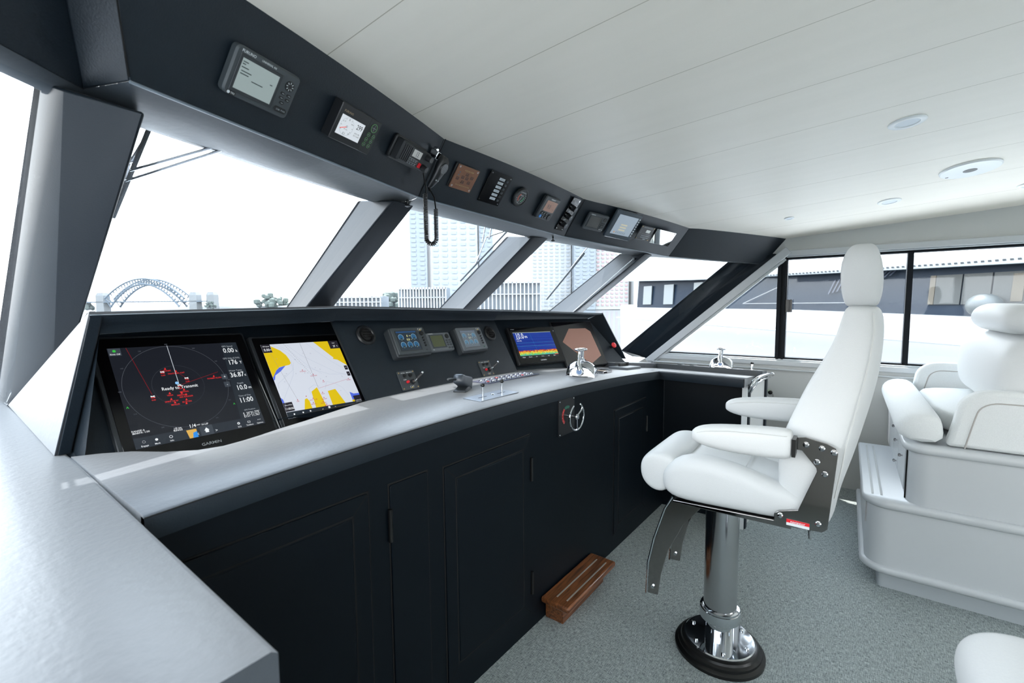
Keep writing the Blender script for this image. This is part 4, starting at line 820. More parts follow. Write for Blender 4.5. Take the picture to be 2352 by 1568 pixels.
cols = [em('sn_r', (.45, .03, .01), 1), em('sn_o', (.75, .28, .02), 1), em('sn_y', (.70, .62, .05), 1), em('sn_g', (.15, .50, .10), 1), em('sn_c', (.05, .42, .38), 1)]
nb = 70
for c_ in range(nb):
    for r_ in range(9):
        k = min(4, max(0, int((8-r_)*.55+random.uniform(-.9, 1.3))-0))
        if r_ == 8 and random.random() < .4: continue
        xa, xb = c_/nb, (c_+1)/nb; ya = .10+.022*r_; g.m(cols[k]); g.poly([(*sp_(xa, ya), zz+DZ), (*sp_(xb, ya), zz+DZ), (*sp_(xb, ya+.022), zz+DZ), (*sp_(xa, ya+.022), zz+DZ)])
g.m(em('sn_line', (.05, .35, .55), 1)); 
for k in range(30): yy = .46+random.uniform(-.006, .006); g.line(sp_(k/30, yy), sp_((k+1)/30, .46+random.uniform(-.006, .006)), .0012, zz+2*DZ)
g.line(sp_(0, .58), sp_(1, .59), .0009, zz+2*DZ); g.line(sp_(.42, 1), sp_(.47, .30), .0007, zz+2*DZ)
g.m(em('sn_blue2', (.02, .10, .55), 1)); [g.line(sp_(0, y_), sp_(1, y_), .0012, zz+DZ) for y_ in (.93, .87, .80, .72, .40)]
g.m(whE); g.text('10.0', *sp_(.145, .86), .056, zz+3*DZ, sx=.68); g.text('m', *sp_(.30, .83), .030, zz+3*DZ); g.text('CHIRP', *sp_(.08, .74), .010, zz+3*DZ); g.text('0.0kt 50k', *sp_(.10, .67), .010, zz+3*DZ)
for k, s_ in enumerate(('Engage', 'Channel', 'Info', 'Home', 'SOS', 'Menu')): g.text(s_, *sp_(.08+.16*k, .045), .008, zz+3*DZ)
g.m(redE); g.poly([(*sp_(.90, .08), zz+DZ), (*sp_(1, .08), zz+DZ), (*sp_(1, .11), zz+DZ), (*sp_(.90, .11), zz+DZ)])
g.obj('screen_picture', None, t, smooth=False, nofix=True)
g = B().m(labelm); g.text('GARMIN', .20, .022, .013, .0298); g.m(lightgrey); g.text('GPSMAP', .02, .243, .008, .0298, 'LEFT'); g.disc(.372, .225, .0297, .0300, .004, 10); g.obj('logo', None, t, smooth=False)
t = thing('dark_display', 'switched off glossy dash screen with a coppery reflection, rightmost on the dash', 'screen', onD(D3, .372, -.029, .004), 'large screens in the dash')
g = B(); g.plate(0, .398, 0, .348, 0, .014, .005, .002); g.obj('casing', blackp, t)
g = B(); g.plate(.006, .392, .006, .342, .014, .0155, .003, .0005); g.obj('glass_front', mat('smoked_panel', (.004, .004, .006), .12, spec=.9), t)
g = B(); g.poly([(*p, .0158) for p in ((.045, .190), (.150, .290), (.315, .290), (.352, .262), (.362, .070), (.245, .018), (.2, .04))]); g.obj('painted_reflection', mat('copper_reflection', (.42, .22, .17), .25, spec=.6), t, smooth=False)  # reflection painted as a flat copper-coloured patch on the glass
t = thing('stop_button', 'red mushroom stop button at the right end of the instrument hood', 'button', onD(D3, .894, .107))
g = B(); g.lathe([(.012, 0), (.012, .018), (.008, .020), (.008, .028)], 20); g.obj('stem', blackp, t)
g = B(); g.lathe([(.008, .026), (.019, .028), (.021, .034), (.018, .040), (.008, .043)], 24); g.obj('cap', redm, t)

# ================================================================== ON THE COUNTER
def onC(x, y, dz=0, az=0):
    s_ = -2*.0266*(x-1.35); h = Vector((cos(az), sin(az), s_*cos(az))).normalized(); v = Vector((-sin(az), cos(az), -s_*sin(az)))
    return MW((x, y, cz(x)+dz), h, v)
t = thing('trim_lever_plate', 'flat metal plate with two ball topped levers near the counter edge', 'control lever', onC(1.325, 1.128, .0004, R(-3)))
g = B(); g.plate(0, .235, 0, .100, 0, .0025, .002, .0006); g.obj('base_plate', mat('brushed_steel', (.42, .45, .5), .35, 1), t)
g = B(); g.plate(.035, .085, .046, .051, .0025, .003, .001, .0002); g.plate(.150, .200, .046, .051, .0025, .003, .001, .0002); g.obj('slot', gapm, t)
for x_ in (.062, .180):
    g = B(); g.tube([(x_, .0485, .002), (x_, .0485, .045)], .0042, 12); o = g.obj('lever', chrome, t)
    g = B(); g.ball((x_, .0485, .051), .0085, 16); g.obj('ball_knob', rubber, o)
g = B(); g.ball((.122, .050, .004), .009, 12, (1, .8, .4)); g.obj('dome_button', chrome, t)
t = thing('counter_switch_plate', 'long dark switch plate with two rows of chrome rocker caps let into the counter', 'switch panel', onC(1.660, 1.366, .0004, R(-.6)))
g = B(); g.plate(0, .442, 0, .112, 0, .003, .003, .0008); g.obj('base_plate', mat('violet_plate', (.16, .17, .24), .3, .6), t)
for r_ in range(2):
    for k in range(10):
        x_ = .035+.041*k; y_ = .032+.045*r_; g = B().m(steel); g.disc(x_, y_, .003, .0055, .0125, 16, .011); g.m(chrome if (k*3+r_*5) % 7 else redm); g.ball((x_, y_, .0055), .0075, 10, (1, 1, .5)); g.obj('rocker_switch', None, t)
# handset on its cradle
t = thing('intercom_handset', 'black handset tilted on a cradle on the counter, with a short antenna', 'handset', onC(1.455, 1.345, 0, R(25)))
g = B(); g.loft([[(-.045, -.030, .001), (.045, -.030, .001), (.045, .030, .001), (-.045, .030, .001)], [(-.040, -.026, .010), (.030, -.026, .022), (.030, .026, .022), (-.040, .026, .010)]]); g.obj('cradle', greym, t, bevel=.004)
g = B(); Tm = Matrix.Translation((-.002, 0, .045)) @ Matrix.Rotation(R(18), 4, 'Y'); g.T = Tm
g.loft([[(x_, y_, z_) for y_, z_ in rrect(0, 0, w_, h_, .010, 3)] for x_, w_, h_ in ((-.062, .034, .030), (-.052, .046, .042), (-.01, .050, .044), (.025, .056, .050), (.058, .060, .056))]); g.obj('body', mat('handset_grey', (.045, .055, .07), .35, spec=.7), t, angle=60)
g = B(); g.T = Tm; g.loft([[(x_, y_, z_) for y_, z_ in rrect(0, 0, w_, h_, .008, 3)] for x_, w_, h_ in ((.058, .060, .056), (.064, .056, .052))]); g.obj('end_cap', rubber, t)
g = B(); g.tube([(-.06, .01, .060), (-.10, .018, .068), (-.125, .022, .070)], .0048, 8); g.obj('antenna', greym, t)
g = B(); g.tube([(.03, .03, .030), (.075, .055, .028), (.105, .075, .024)], .0065, 8); g.obj('cord_stub', rubber, t)
# chrome twin throttle
def throttle(mw, s, label):
    t = thing('twin_throttle', label, 'throttle', mw, 'chrome twin throttle heads')
    g = B(); secs = []
    for k in range(13):
        a = pi*k/12; yy = -.080*cos(a)*s; hh = (.008+.078*sin(a)**.62)*s; ww = .040*s
        secs.append([(-ww, yy, 0), (-ww*.97, yy, hh*.55), (-ww*.75, yy, hh*.9), (-ww*.3, yy, hh), (ww*.3, yy, hh), (ww*.75, yy, hh*.9), (ww*.97, yy, hh*.55), (ww, yy, 0)])
    g.loft(secs); g.obj('dome_housing', chrome, t, angle=70)
    for sx_ in (-1, 1):
        x_ = sx_*.047*s
        g = B(); g.T = Matrix.Translation((x_, 0, .028*s)) @ Matrix.Rotation(pi/2, 4, 'Y'); g.lathe([(.001, -.010*s), (.019*s, -.010*s), (.022*s, -.004*s), (.022*s, .006*s), (.018*s, .010*s), (.001, .010*s)], 24); o = g.obj('pivot_hub', chrome, t)
        g = B(); g.T = Matrix.Translation((x_+sx_*.0106*s, 0, .028*s)) @ Matrix.Rotation(sx_*pi/2, 4, 'Y'); g.disc(0, 0, 0, .001*s, .014*s, 20); g.obj('hub_badge', mat('badge_blue', (.15, .25, .45), .3), o)
        g = B(); g.tube([(x_, 0, .035*s), (x_*.95, .008*s, .075*s), (x_*.72, .010*s, .100*s), (x_*.66, .010*s, .136*s)], [.014*s, .013*s, .009*s, .010*s], 14); o = g.obj('lever', chrome, t, angle=80)
        g = B(); g.ball((x_*.62-.0*sx_, .010*s, .146*s), .024*s, 16, (1.0, 1.25, .38)); g.obj('grip', chrome, o, angle=80)
    g = B(); g.disc(0, 0, 0, .004*s, .06*s, 24); g.obj('gasket', rubber, t)
throttle(onC(2.235, 1.17, .0, R(12)), 1.0, 'large chrome twin lever throttle on the middle of the dash counter')
throttle(MW((3.53, .72, cz(3.53)+.036), (1, 0, -.1), (0, 1, 0)), .93, 'chrome twin lever throttle on the raised ledge under the starboard window')
t = thing('ledge_lever', 'pair of tiny black knobbed chrome levers at the aft end of the starboard ledge', 'control lever', MW((3.43, .51, cz(3.43)+.036), (1, 0, -.1), (0, 1, 0)))
g = B(); g.plate(-.06, .06, -.03, .045, 0, .003, .003, .001); g.obj('base_plate', steel, t)
for x_ in (-.012, .022): g = B(); g.tube([(x_, 0, .003), (x_, 0, .042)], .005, 10); o = g.obj('lever', chrome, t); g = B(); g.ball((x_, 0, .046), .009, 12); g.obj('ball_knob', rubber, o)
g = B(); g.plate(-.05, .06, 0, .03, 0, .004, .003, .001); g.plate(-.05, .03, .09, .12, 0, .006, .003, .001); o = g.obj('ledge_plate', greyp); o.matrix_world = MW((3.60, .92, cz(3.60)+.036), (1, 0, -.11), (0, 1, 0)); tag(o, 'low grey fitting on the starboard ledge, forward of its chrome throttle', 'fitting')
t = thing('small_metal_box', 'small square metal rimmed control on the counter beside the chrome throttle', 'control panel', onC(2.44, 1.135, .0, R(4)))
g = B(); g.plate(0, .14, 0, .07, 0, .014, .004, .002); g.obj('body', steel, t); g = B(); g.plate(.012, .06, .008, .060, .014, .0146, .002, .0003); g.obj('cover', mat('tan_cover', (.45, .33, .22), .5), t); g = B(); g.box(.002, .050, -.0015, .001, .002, .012); g.obj('front_grille', gapm, t)
t = thing('keypad_controller', 'flat grey controller with a row of five black knobs near the counter corner', 'control panel', onC(2.83, 1.15, .0, R(2)))
g = B(); g.plate(0, .27, 0, .13, 0, .016, .004, .002); g.obj('body', greyl, t)
for k in range(5): g = B(); g.plate(.09+.024*k, .107+.024*k, .080, .098, .016, .036, .003, .001); g.obj('knob', rubber, t)
g = B(); g.plate(.235, .262, .085, .108, .016, .040, .003, .001); g.obj('knob', rubber, t)
g = B(); g.plate(.272, .325, .030, .062, 0, .010, .003, .001); g.obj('plug', rubber, t)
# handrail at the wing end
g = B(); g.tube([(3.055, .470, .868), (3.035, .455, .905), (3.045, .438, .935), (3.08, .425, .948), (3.16, .415, .951), (3.27, .406, .946), (3.38, .399, .936), (3.48, .392, .925)], .0105, 12); g.ball((3.48, .392, .925), .0125, 12)
g.tube([(3.075, .465, .850), (3.07, .445, .890), (3.10, .425, .918), (3.18, .412, .927), (3.29, .403, .923), (3.40, .396, .914)], .006, 10)
o = g.obj('grab_rail', chrome); tag(o, 'curved chrome grab rail at the aft end of the starboard console', 'handrail')
t = thing('wall_valve', 'small brass valve with black cap on the white wall behind the armrests', 'valve', MW((4.19, .49, .685), (0, -1, 0), (0, 0, 1)))
g = B(); g.lathe([(.018, 0), (.018, .006), (.010, .010), (.010, .026)], 16); g.obj('spout', mat('brass_green', (.35, .42, .3), .35, .8), t)
g = B(); g.T = Matrix.Translation((.012, 0, 0)); g.lathe([(.012, .024), (.016, .028), (.016, .044), (.010, .048)], 16); g.obj('cap', rubber, t)
g = B(); g.tube([(.012+.022*cos(2*pi*k/16), -.026+.022*sin(2*pi*k/16), .038) for k in range(16)], .0015, 5, closed=True); g.obj('ring', steel, t)
# fire suppression wheel valve on the cabinet front
t = thing('valve_handwheel', 'chrome open handwheel on a black plate with red scale, on the cabinet front', 'handwheel', cabF(1.768, .797))
g = B(); g.plate(0, .138, 0, .170, 0, .006, .004, .001); g.obj('back_plate', blackp, t)
g = B().m(mat('scale_red', (.45, .03, .03), .5)); g.arc(.070, .090, .032, .046, 125, 235, .0066); g.m(mat('scale_green', (.03, .15, .1), .5)); g.arc(.070, .090, .032, .046, 60, 120, .0066); g.m(labelm)
for k in range(6): a = R(130+20*k); g.line((.07+.040*cos(a), .09+.040*sin(a)), (.07+.045*cos(a), .09+.045*sin(a)), .0012, .0070)
g.obj('scale', None, t, smooth=False); screws(t, ((.008, .162), (.130, .162), (.008, .008), (.130, .008)), .0035, .006, chrome)
g = B(); g.tube([(.070, .090, .006), (.070, .090, .060)], .007, 12); g.lathe([(.001, .050), (.012, .052), (.0135, .060), (.010, .066), (.001, .067)], 20, .070, .090)
g.obj('hub', chrome, t)
g = B(); r_ = .062; g.tube([(.07+r_*cos(R(a)), .09+r_*sin(R(a)), .058) for a in range(120, 421, 10)], .0045, 10); g.ball((.07+r_*cos(R(120)), .09+r_*sin(R(120)), .058), .0055, 10); g.ball((.07+r_*cos(R(60)), .09+r_*sin(R(60)), .058), .0055, 10)
for a in (32, 270): g.tube([(.07, .09, .058), (.07+r_*cos(R(a)), .09+r_*sin(R(a)), .058)], .0042, 8)
g.obj('wheel_rim', chrome, t)
# teak step
t = thing('wooden_step', 'small varnished teak step with two metal strips on the floor against the cabinet', 'step')
g = B(); g.loft([[(1.655, .955, 0), (2.045, .945, 0), (2.045, 1.035, 0), (1.655, 1.045, 0)], [(1.655, .955, .085), (2.045, .945, .085), (2.045, 1.035, .085), (1.655, 1.045, .085)]]); g.obj('step_box', teak, t, bevel=.002)
g = B(); P4 = [(1.615, .905), (2.075, .892), (2.08, 1.034), (1.62, 1.048)]; g.loft([[(x, y, .085) for x, y in P4], [(x, y, .112) for x, y in P4]]); o = g.obj('tread', teak, t, bevel=.008)
for yy in (.935, .985): g = B(); g.loft([[(1.66, yy, .112), (1.66, yy+.006, .112), (1.66, yy+.006, .1135), (1.66, yy, .1135)], [(2.035, yy-.011, .112), (2.035, yy-.005, .112), (2.035, yy-.005, .1135), (2.035, yy-.011, .1135)]]); g.obj('grip_strip', teakrail, o, smooth=False)

# ================================================================== HELM CHAIR
def helm_chair(label):
    t = thing('helm_chair', label, 'chair', Matrix.Translation((1.905, .37, 0)), 'white leather helm chairs')
    X0, Y0 = 1.905, .37
    def off(g): g.T = Matrix.Translation((-X0, -Y0, 0)); return g
    g = B(); g.lathe([(.168, 0), (.168, .012), (.160, .018), (.156, .020), (.156, .030), (.146, .036), (.142, .044), (.130, .050)], 56); g.obj('rubber_base', rubber, t, angle=30)
    g = B(); g.lathe([(.132, .046), (.132, .052), (.128, .055), (.05, .056)], 56); g.obj('base_plate', chrome, t)
    for k in range(6): a = R(20+60*k); g = B(); g.lathe([(.008, .055), (.008, .060), (.005, .064)], 12, .107*cos(a), .107*sin(a)); g.obj('bolt', chrome, t)
    g = B(); g.lathe([(.053, .054), (.053, .15)], 40); g.obj('lower_post', chrome, t)
    g = B(); g.lathe([(.053, .128), (.066, .130), (.075, .138), (.077, .165), (.075, .176), (.072, .178), (.072, .185), (.063, .188)], 44); g.obj('collar', chrome, t, angle=40)
    g = B(); g.lathe([(.062, .18), (.0615, .665)], 44); g.obj('post', steel, t)
    g = off(B()); g.loft([[(1.68, .50, .662), (2.13, .50, .662), (2.13, .50, .672), (1.68, .50, .672)], [(1.68, .12, .668), (2.13, .12, .668), (2.13, .12, .690), (1.68, .12, .690)]]); g.obj('seat_pan', darksteel, t, bevel=.003)
    # footrest straps
    for X_, nm in ((1.755, 0), (2.055, 0)):
        g = off(B()); O = [(.515, .655), (.545, .60), (.585, .47), (.608, .36), (.613, .228), (.573, .232), (.562, .32), (.535, .43), (.48, .55), (.40, .655)]
        g.loft([[(X_-.004, y, z) for y, z in O], [(X_+.004, y, z) for y, z in O]]); o = g.obj('footrest_bracket', darksteel, t, bevel=.0015)
        g = off(B()); g.tube([(X_-.008, y, z) for y, z in ((.52, .655), (.549, .60), (.589, .47), (.612, .36), (.617, .228))], .0045, 6); g.tube([(X_-.010, .592, .262), (X_+.010, .592, .262)], .007, 10); g.obj('edge_bolt', chrome, o)
    # seat: centre, bolsters, front roll
    g = off(B()); secs = []
    for y, zt, zb in ((.08, .765, .70), (.15, .765, .69), (.25, .785, .69), (.35, .805, .69), (.45, .815, .69), (.52, .80, .70)):
        secs.append([(x, y, z) for x, z in [(1.70, zb), (1.70, zt-.012), (1.76, zt), (1.905, zt-.008), (2.05, zt), (2.11, zt-.012), (2.11, zb)]])
    g.loft(secs); o = g.obj('seat_cushion', white, t, angle=70, sub=2)
    g = off(B()); g.tube([(1.76, .285, .795), (1.905, .285, .790), (2.05, .285, .795)], .0018, 5); g.obj('seam', mat('seam_grey', (.55, .56, .55), .6), o)
    for sx_ in (-1, 1):
        g = off(B()); secs = []
        for y, zt, zb, w_ in ((.070, .770, .735, .06), (.085, .785, .70, .085), (.16, .805, .688, .10), (.25, .832, .684, .105), (.34, .852, .680, .108), (.42, .855, .676, .108), (.485, .838, .676, .105), (.525, .800, .690, .09), (.543, .765, .725, .055)):
            cx = X0+sx_*.190; secs.append([(x, y, z) for x, z in rrect(cx, (zt+zb)/2, w_, zt-zb, min(w_, zt-zb)*.40, 3)])
        g.loft(secs); g.obj('side_bolster', white, t, angle=80, sub=1)
    g = off(B()); secs = []
    for x, s_ in ((1.695, .75), (1.705, .93), (1.73, 1), (1.905, 1.0), (2.08, 1), (2.105, .93), (2.115, .75)):
        ring = [(.642, .765), (.632, .805), (.600, .830), (.555, .838), (.505, .832), (.480, .80), (.50, .72), (.545, .672), (.598, .680), (.634, .715)]
        cy, cz_ = .565, .755; secs.append([(x, cy+(y-cy)*s_, cz_+(z-cz_)*s_) for y, z in ring])
    g.loft(secs); g.obj('front_roll', white, t, angle=80, sub=2)
    # back
    g = off(B()); secs = []
    for z, yF, yS, yR, hw in ((.668, .09, .05, .02, .19), (.69, .12, .035, .004, .215), (.72, .15, .03, .0, .225), (.80, .163, .012, -.012, .228), (.90, .168, -.003, -.040, .225), (.97, .155, -.010, -.055, .218), (1.06, .125, -.028, -.075, .200), (1.15, .085, -.045, -.092, .175), (1.23, .045, -.058, -.100, .155), (1.31, .020, -.065, -.103, .135), (1.37, .010, -.062, -.098, .120), (1.395, -.005, -.050, -.08, .105)):
        s = [(X0-hw, yS), (X0-hw, (yF+yS)/2), (X0-hw+.012, yF), (X0-hw*.72, yF+.006), (X0-hw*.55, yF-.022), (X0, yF-.028), (X0+hw*.55, yF-.022), (X0+hw*.72, yF+.006), (X0+hw-.012, yF), (X0+hw, (yF+yS)/2), (X0+hw, yS), (X0+hw*.7, yR+.014), (X0, yR), (X0-hw*.7, yR+.014)]
        secs.append([(x, y, z) for x, y in s])
    g.loft(secs); o = g.obj('backrest', white, t, angle=80, sub=2)
    g = off(B()); g.tube([(X0-hw_-.001, ys, z) for z, ys, hw_ in ((.80, .010, .226), (.90, -.004, .223), (.97, -.012, .216), (1.06, -.030, .198), (1.15, -.047, .173), (1.23, -.060, .153), (1.31, -.067, .133), (1.37, -.064, .118))], .0022, 5); g.obj('back_seam', mat('seam_grey', (.5, .5, .5)), o)
    g = off(B()); secs = []
    for z, yF, yB, hw in ((1.385, .000, -.070, .070), (1.395, .010, -.080, .095), (1.43, .020, -.088, .112), (1.49, .026, -.088, .122), (1.54, .024, -.080, .120), (1.575, .008, -.068, .105), (1.590, -.012, -.052, .070)):
        secs.append([(x, y, z) for x, y in rrect(X0, (yF+yB)/2, 2*hw, yF-yB, (yF-yB)*.40, 3)])
    g.loft(secs); g.obj('headrest', white, t, angle=80, sub=2)
    for sx_, cx in ((-1, 1.632), (1, 2.178)):
        g = off(B()); secs = []
        for y, zt, zb, w_ in ((.121, 1.005, .922, .055), (.130, 1.012, .914, .068), (.20, 1.008, .908, .074), (.30, 1.000, .906, .076), (.37, .990, .912, .074), (.405, .978, .922, .062), (.424, .962, .935, .038)):
            secs.append([(x, y, z) for x, z in rrect(cx, (zt+zb)/2, w_, zt-zb, min(w_, zt-zb)*.40, 3)])
        g.loft(secs); arm = g.obj('armrest', white, t, angle=80, sub=1)
        g = off(B()); seamm = mat('seam_grey', (.5, .5, .5), .6)
        for k_ in (-1, 1): g.tube([(cx+k_*w_*.5+k_*.0005, y, z) for y, z, w_ in ((.135, .992, .062), (.20, .990, .066), (.30, .984, .068), (.37, .973, .066), (.40, .962, .056))], .0013, 5)
        g.obj('arm_seam', seamm, arm)
        g = off(B()); g.box(cx-.03, cx+.03, .112, .122, .93, .985); g.obj('arm_bracket', rubber, arm)
        px_ = X0+sx_*.250
        pl = [(.12, .979), (.09, .985), (.035, .974), (.012, .963), (.006, .948), (.024, .708), (.037, .695), (.155, .686), (.166, .694), (.167, .722), (.154, .733), (.102, .749), (.057, .883), (.059, .894), (.098, .942), (.117, .943)]
        g = off(B()); g.loft([[(px_-.004, y, z) for y, z in pl], [(px_+.004, y, z) for y, z in pl]]); side = g.obj('side_plate', darksteel, t, bevel=.001)
        for y, z in ((.088, .962), (.047, .957), (.017, .950), (.058, .913), (.037, .879), (.150, .719), (.048, .719)):
            g = off(B()); g.T = g.T @ Matrix.Translation((px_+sx_*.004, y, z)) @ Matrix.Rotation(sx_*pi/2, 4, 'Y'); g.lathe([(.0085, 0), (.0085, .002), (.006, .005), (.003, .0055)], 14); g.obj('bolt', chrome, side)
        if sx_ < 0:
            g = off(B()); g.m(redm); g.box(px_-.0055, px_-.004, .070, .132, .703, .7135); g.m(labelm); g.box(px_-.0055, px_-.004, .070, .132, .694, .703)
            g.T = g.T @ MW((px_-.0058, .101, .708), (0, -1, 0), (0, 0, 1)); g.text('navigator', 0, 0, .012, 0, sx=.9); g.obj('maker_badge', None, side, smooth=False)
    g = off(B()); g.tube([(1.655, .07, .69), (1.655, .068, .665)], .004, 8); g.obj('recline_pin', steel, t)
    return t
hc = helm_chair('white leather helm chair with headrest on a chrome pedestal, centre right')
hc2 = copy_tree(hc); hc2.matrix_world = Matrix.Translation((.905, -.445, 0))
hc2['label'] = 'white leather helm chair whose seat front shows at the bottom right corner'

# ================================================================== RAISED SETTEE
st = thing('raised_settee', 'white built-in settee base with a step, rounded corners and small knobs', 'bench')
def rc(x0, y1, r, x1=4.18, y0=-2.2, n=8):       # footprint with rounded forward-port corner
    o = [(x1, y0), (x1, y1)]
    for k in range(n+1): a = R(90+90*k/n); o.append((x0+r+r*cos(a), y1-r+r*sin(a)))
    o.append((x0, y0)); return o
g = B(); g.prism(rc(2.81, -.170, .02, 3.86), 0, .085); g.obj('plinth', mat('plinth_grey', (.42, .45, .47), .5), st, smooth=True)
g = B(); g.prism(rc(2.775, -.115, .085, 3.86), .085, .42); g.obj('lower_body', whitel, st, angle=30)
def mould(x0, y1, r, z0, z1, x1=4.18, nm='moulding'):
    g = B(); h = (z1-z0)/2; base = rc(x0, y1, r, x1); cm = ((x0+x1)/2, (-2.2+y1)/2)
    ro = []
    for dz, ins in ((0, .008), (h*.4, .002), (h, 0), (h*1.6, .002), (h*2, .008)): ro.append([(x, y, z0+dz) for x, y in rc(x0+ins, y1-ins, r, x1)])
    g.loft(ro); return g.obj(nm, whitel, st, angle=50)
mould(2.755, -.095, .105, .088, .124, 3.86); mould(2.755, -.092, .105, .412, .450, 3.86)
g = B(); g.prism(rc(2.785, -.262, .075, 4.18), .43, .70); g.obj('upper_body', whitel, st, angle=30)
mould(2.765, -.235, .09, .700, .738, 4.18)
for yy in (-.135, -.17): g = B(); g.box(2.84, 3.80, yy-.004, yy+.004, .450, .4525); g.obj('grip_strip', mat('strip_grey', (.45, .46, .45), .5), st, smooth=False)
for k, (x_, z_) in enumerate(((3.05, .61), (3.50, .665), (3.34, .50), (3.34, .62))):
    g = B(); g.T = MW((x_, -.262, z_), (1, 0, 0), (0, 0, 1)) @ Matrix.Rotation(pi, 4, 'X') if False else MW((x_, -.262, z_), (-1, 0, 0), (0, 0, 1)); g.lathe([(.004, 0), (.004, .010), (.009, .014), (.009, .020), (.004, .023)], 14); g.obj('knob', steel, st)
for x0_, x1_ in ((2.95, 3.28), (3.29, 3.60), (3.61, 3.85)):
    g = B(); g.box(x0_, x1_, -.264, -.258, .465, .685); g.obj('cupboard_door', whitel, st, bevel=.003)
g = B(); g.box(2.865, 2.872, -.262, -.256, .45, .70); g.obj('door_gap', gapm, st)
g = B(); g.box(2.845, 2.862, -.117, -.111, .30, .40); g.obj('hinge', mat('hinge_grey', (.4, .4, .4)), st)
def cushion(name, P, z0, z1, label, dome=.02, m_=fabric, bev=.02, cat='cushion', grp=None):
    g = B(); n = len(P); cx = sum(p[0] for p in P)/n; cy = sum(p[1] for p in P)/n
    def sc_(s, z): return [(cx+(x-cx)*s, cy+(y-cy)*s, z) for x, y in P]
    g.loft([sc_(.985, z0), sc_(1.0, z0+(z1-z0)*.25), sc_(1.0, z0+(z1-z0)*.7), sc_(.975, z1-(z1-z0)*.1), sc_(.90, z1), sc_(.5, z1+dome)]); o = g.obj(name, m_, angle=80, sub=2); tag(o, label, cat, grp); return o
# front bolster along X, near end rounded
g = B(); secs = []
for x, s_ in ((2.80, .80), (2.83, .94), (2.90, 1), (3.3, 1), (3.8, 1), (4.0, 1), (4.08, .95)):
    ring = [(-.225, .745), (-.205, .79), (-.205, .83), (-.235, .872), (-.29, .888), (-.345, .884), (-.375, .86), (-.385, .80), (-.385, .742)]
    cy, c2 = -.30, .80; secs.append([(x, cy+(y-cy)*s_, c2+(z-c2)*(1 if z < .76 else s_)) for y, z in ring])
g.loft(secs); o = g.obj('front_bolster', fabric, angle=80, sub=1); tag(o, 'long rounded white bolster cushion along the front edge of the settee', 'cushion')
cushion('seat_cushion', [(2.93, -.37), (3.30, -.37), (3.70, -.37), (3.98, -.37), (3.98, -1.3), (2.93, -1.3)], .742, .868, 'flat white seat cushion of the settee between its two side panels', .01)
def sidepanel(x0, x1, yf_, ztop, name, label):
    O = [(yf_, .742), (yf_-.014, .80), (yf_-.026, .86)]+[(yf_-.150+.118*cos(R(a)), ztop-.108+.108*sin(R(a))) for a in range(12, 91, 13)]+[(yf_-.6, ztop+.004), (yf_-1.5, ztop+.004), (yf_-1.5, .742)]
    t = thing(name, label, 'armrest', None, 'fabric side panels of the settee')
    g = B(); g.loft([[(x0, y, z) for y, z in O], [(x1, y, z) for y, z in O]]); g.obj('panel_core', fabric, t, bevel=.018)
    I = [(yf_-.062, .742), (yf_-.078, .83), (yf_-.088, .88)]+[(yf_-.165+.072*cos(R(a)), ztop-.112+.062*sin(R(a))) for a in range(12, 91, 13)]+[(yf_-1.45, ztop-.048)]
    g = B()
    for xx in (x0-.001, x1+.001): g.tube([(xx, y, z) for y, z in I], .0028, 6)
    g.obj('piping', mat('seam_taupe', (.40, .38, .36), .7), t)
sidepanel(2.815, 2.895, -.385, 1.008, 'settee_side_panel', 'near fabric side panel of the settee with rounded corner, at the right edge')
sidepanel(3.985, 4.06, -.345, 1.008, 'settee_side_panel', 'far fabric side panel of the settee, under the starboard window')
# back cushion with head roll
t = thing('headrest_cushion', 'puffy white leather back cushion with a thick head roll on the settee, right edge', 'cushion')
g = B(); secs = []
for x, s_ in ((2.94, .55), (2.96, .85), (3.02, 1), (3.5, 1), (3.80, 1), (3.87, .94), (3.90, .78)):
    ring = [(-.60, .875), (-.555, .93), (-.545, 1.03), (-.55, 1.12), (-.575, 1.19), (-.62, 1.245), (-.70, 1.25), (-.74, 1.20), (-.74, .88)]
    cy, c2 = -.65, 1.06; secs.append([(x, cy+(y-cy)*s_, c2+(z-c2)*(.6+.4*s_)) for y, z in ring])
g.loft(secs); g.obj('back_cushion', white, t, angle=80, sub=2)
g = B(); secs = []
for x, s_ in ((2.96, .45), (2.98, .8), (3.03, 1), (3.5, 1), (3.60, 1), (3.665, .92), (3.69, .62)):
    secs.append([(x, -.64+.085*s_*cos(2*pi*k/10), 1.318+.078*s_*sin(2*pi*k/10)) for k in range(10)])
g.loft(secs); g.obj('head_roll', white, t, angle=80, sub=2)

# ================================================================== CEILING FITTINGS
def onceil(x, y): 
    sx_ = -2*.0266*(x-1.35); h = Vector((1, 0, sx_)); v = Vector((0, -1, .0713)); return MW((x, y, zc(x, y)), h, v)
def downlight(x, y, r, label, near=True):
    t = thing('ceiling_light', label, 'ceiling light', onceil(x, y), 'round white ceiling lights')
    g = B(); g.lathe([(r*1.0, 0), (r*1.0, .003), (r*.93, .006), (r*.66, .006), (r*.62, .002)], 40); g.obj('trim_ring', mat('light_ring', (.86, .88, .88), .35), t)
    g = B(); g.disc(0, 0, -.001, .003, r*.64, 36); g.obj('diffuser', mat('diffuser', (.72, .77, .82), .5), t)
downlight(2.482, -.163, .062, 'larger round ceiling light, forward of the slotted speaker, nearest the camera')
downlight(3.668, -.178, .058, 'round ceiling light close to the starboard wall, behind the helm chair headrest')
downlight(3.671, .348, .030, 'tiny round ceiling light near the end of the overhead console')
downlight(3.79, -.78, .045, 'ceiling light cut off by the right edge of the photo')
t = thing('ceiling_speaker', 'oval looking round white slotted ceiling speaker with a dark centre', 'speaker', onceil(3.311, -.473))
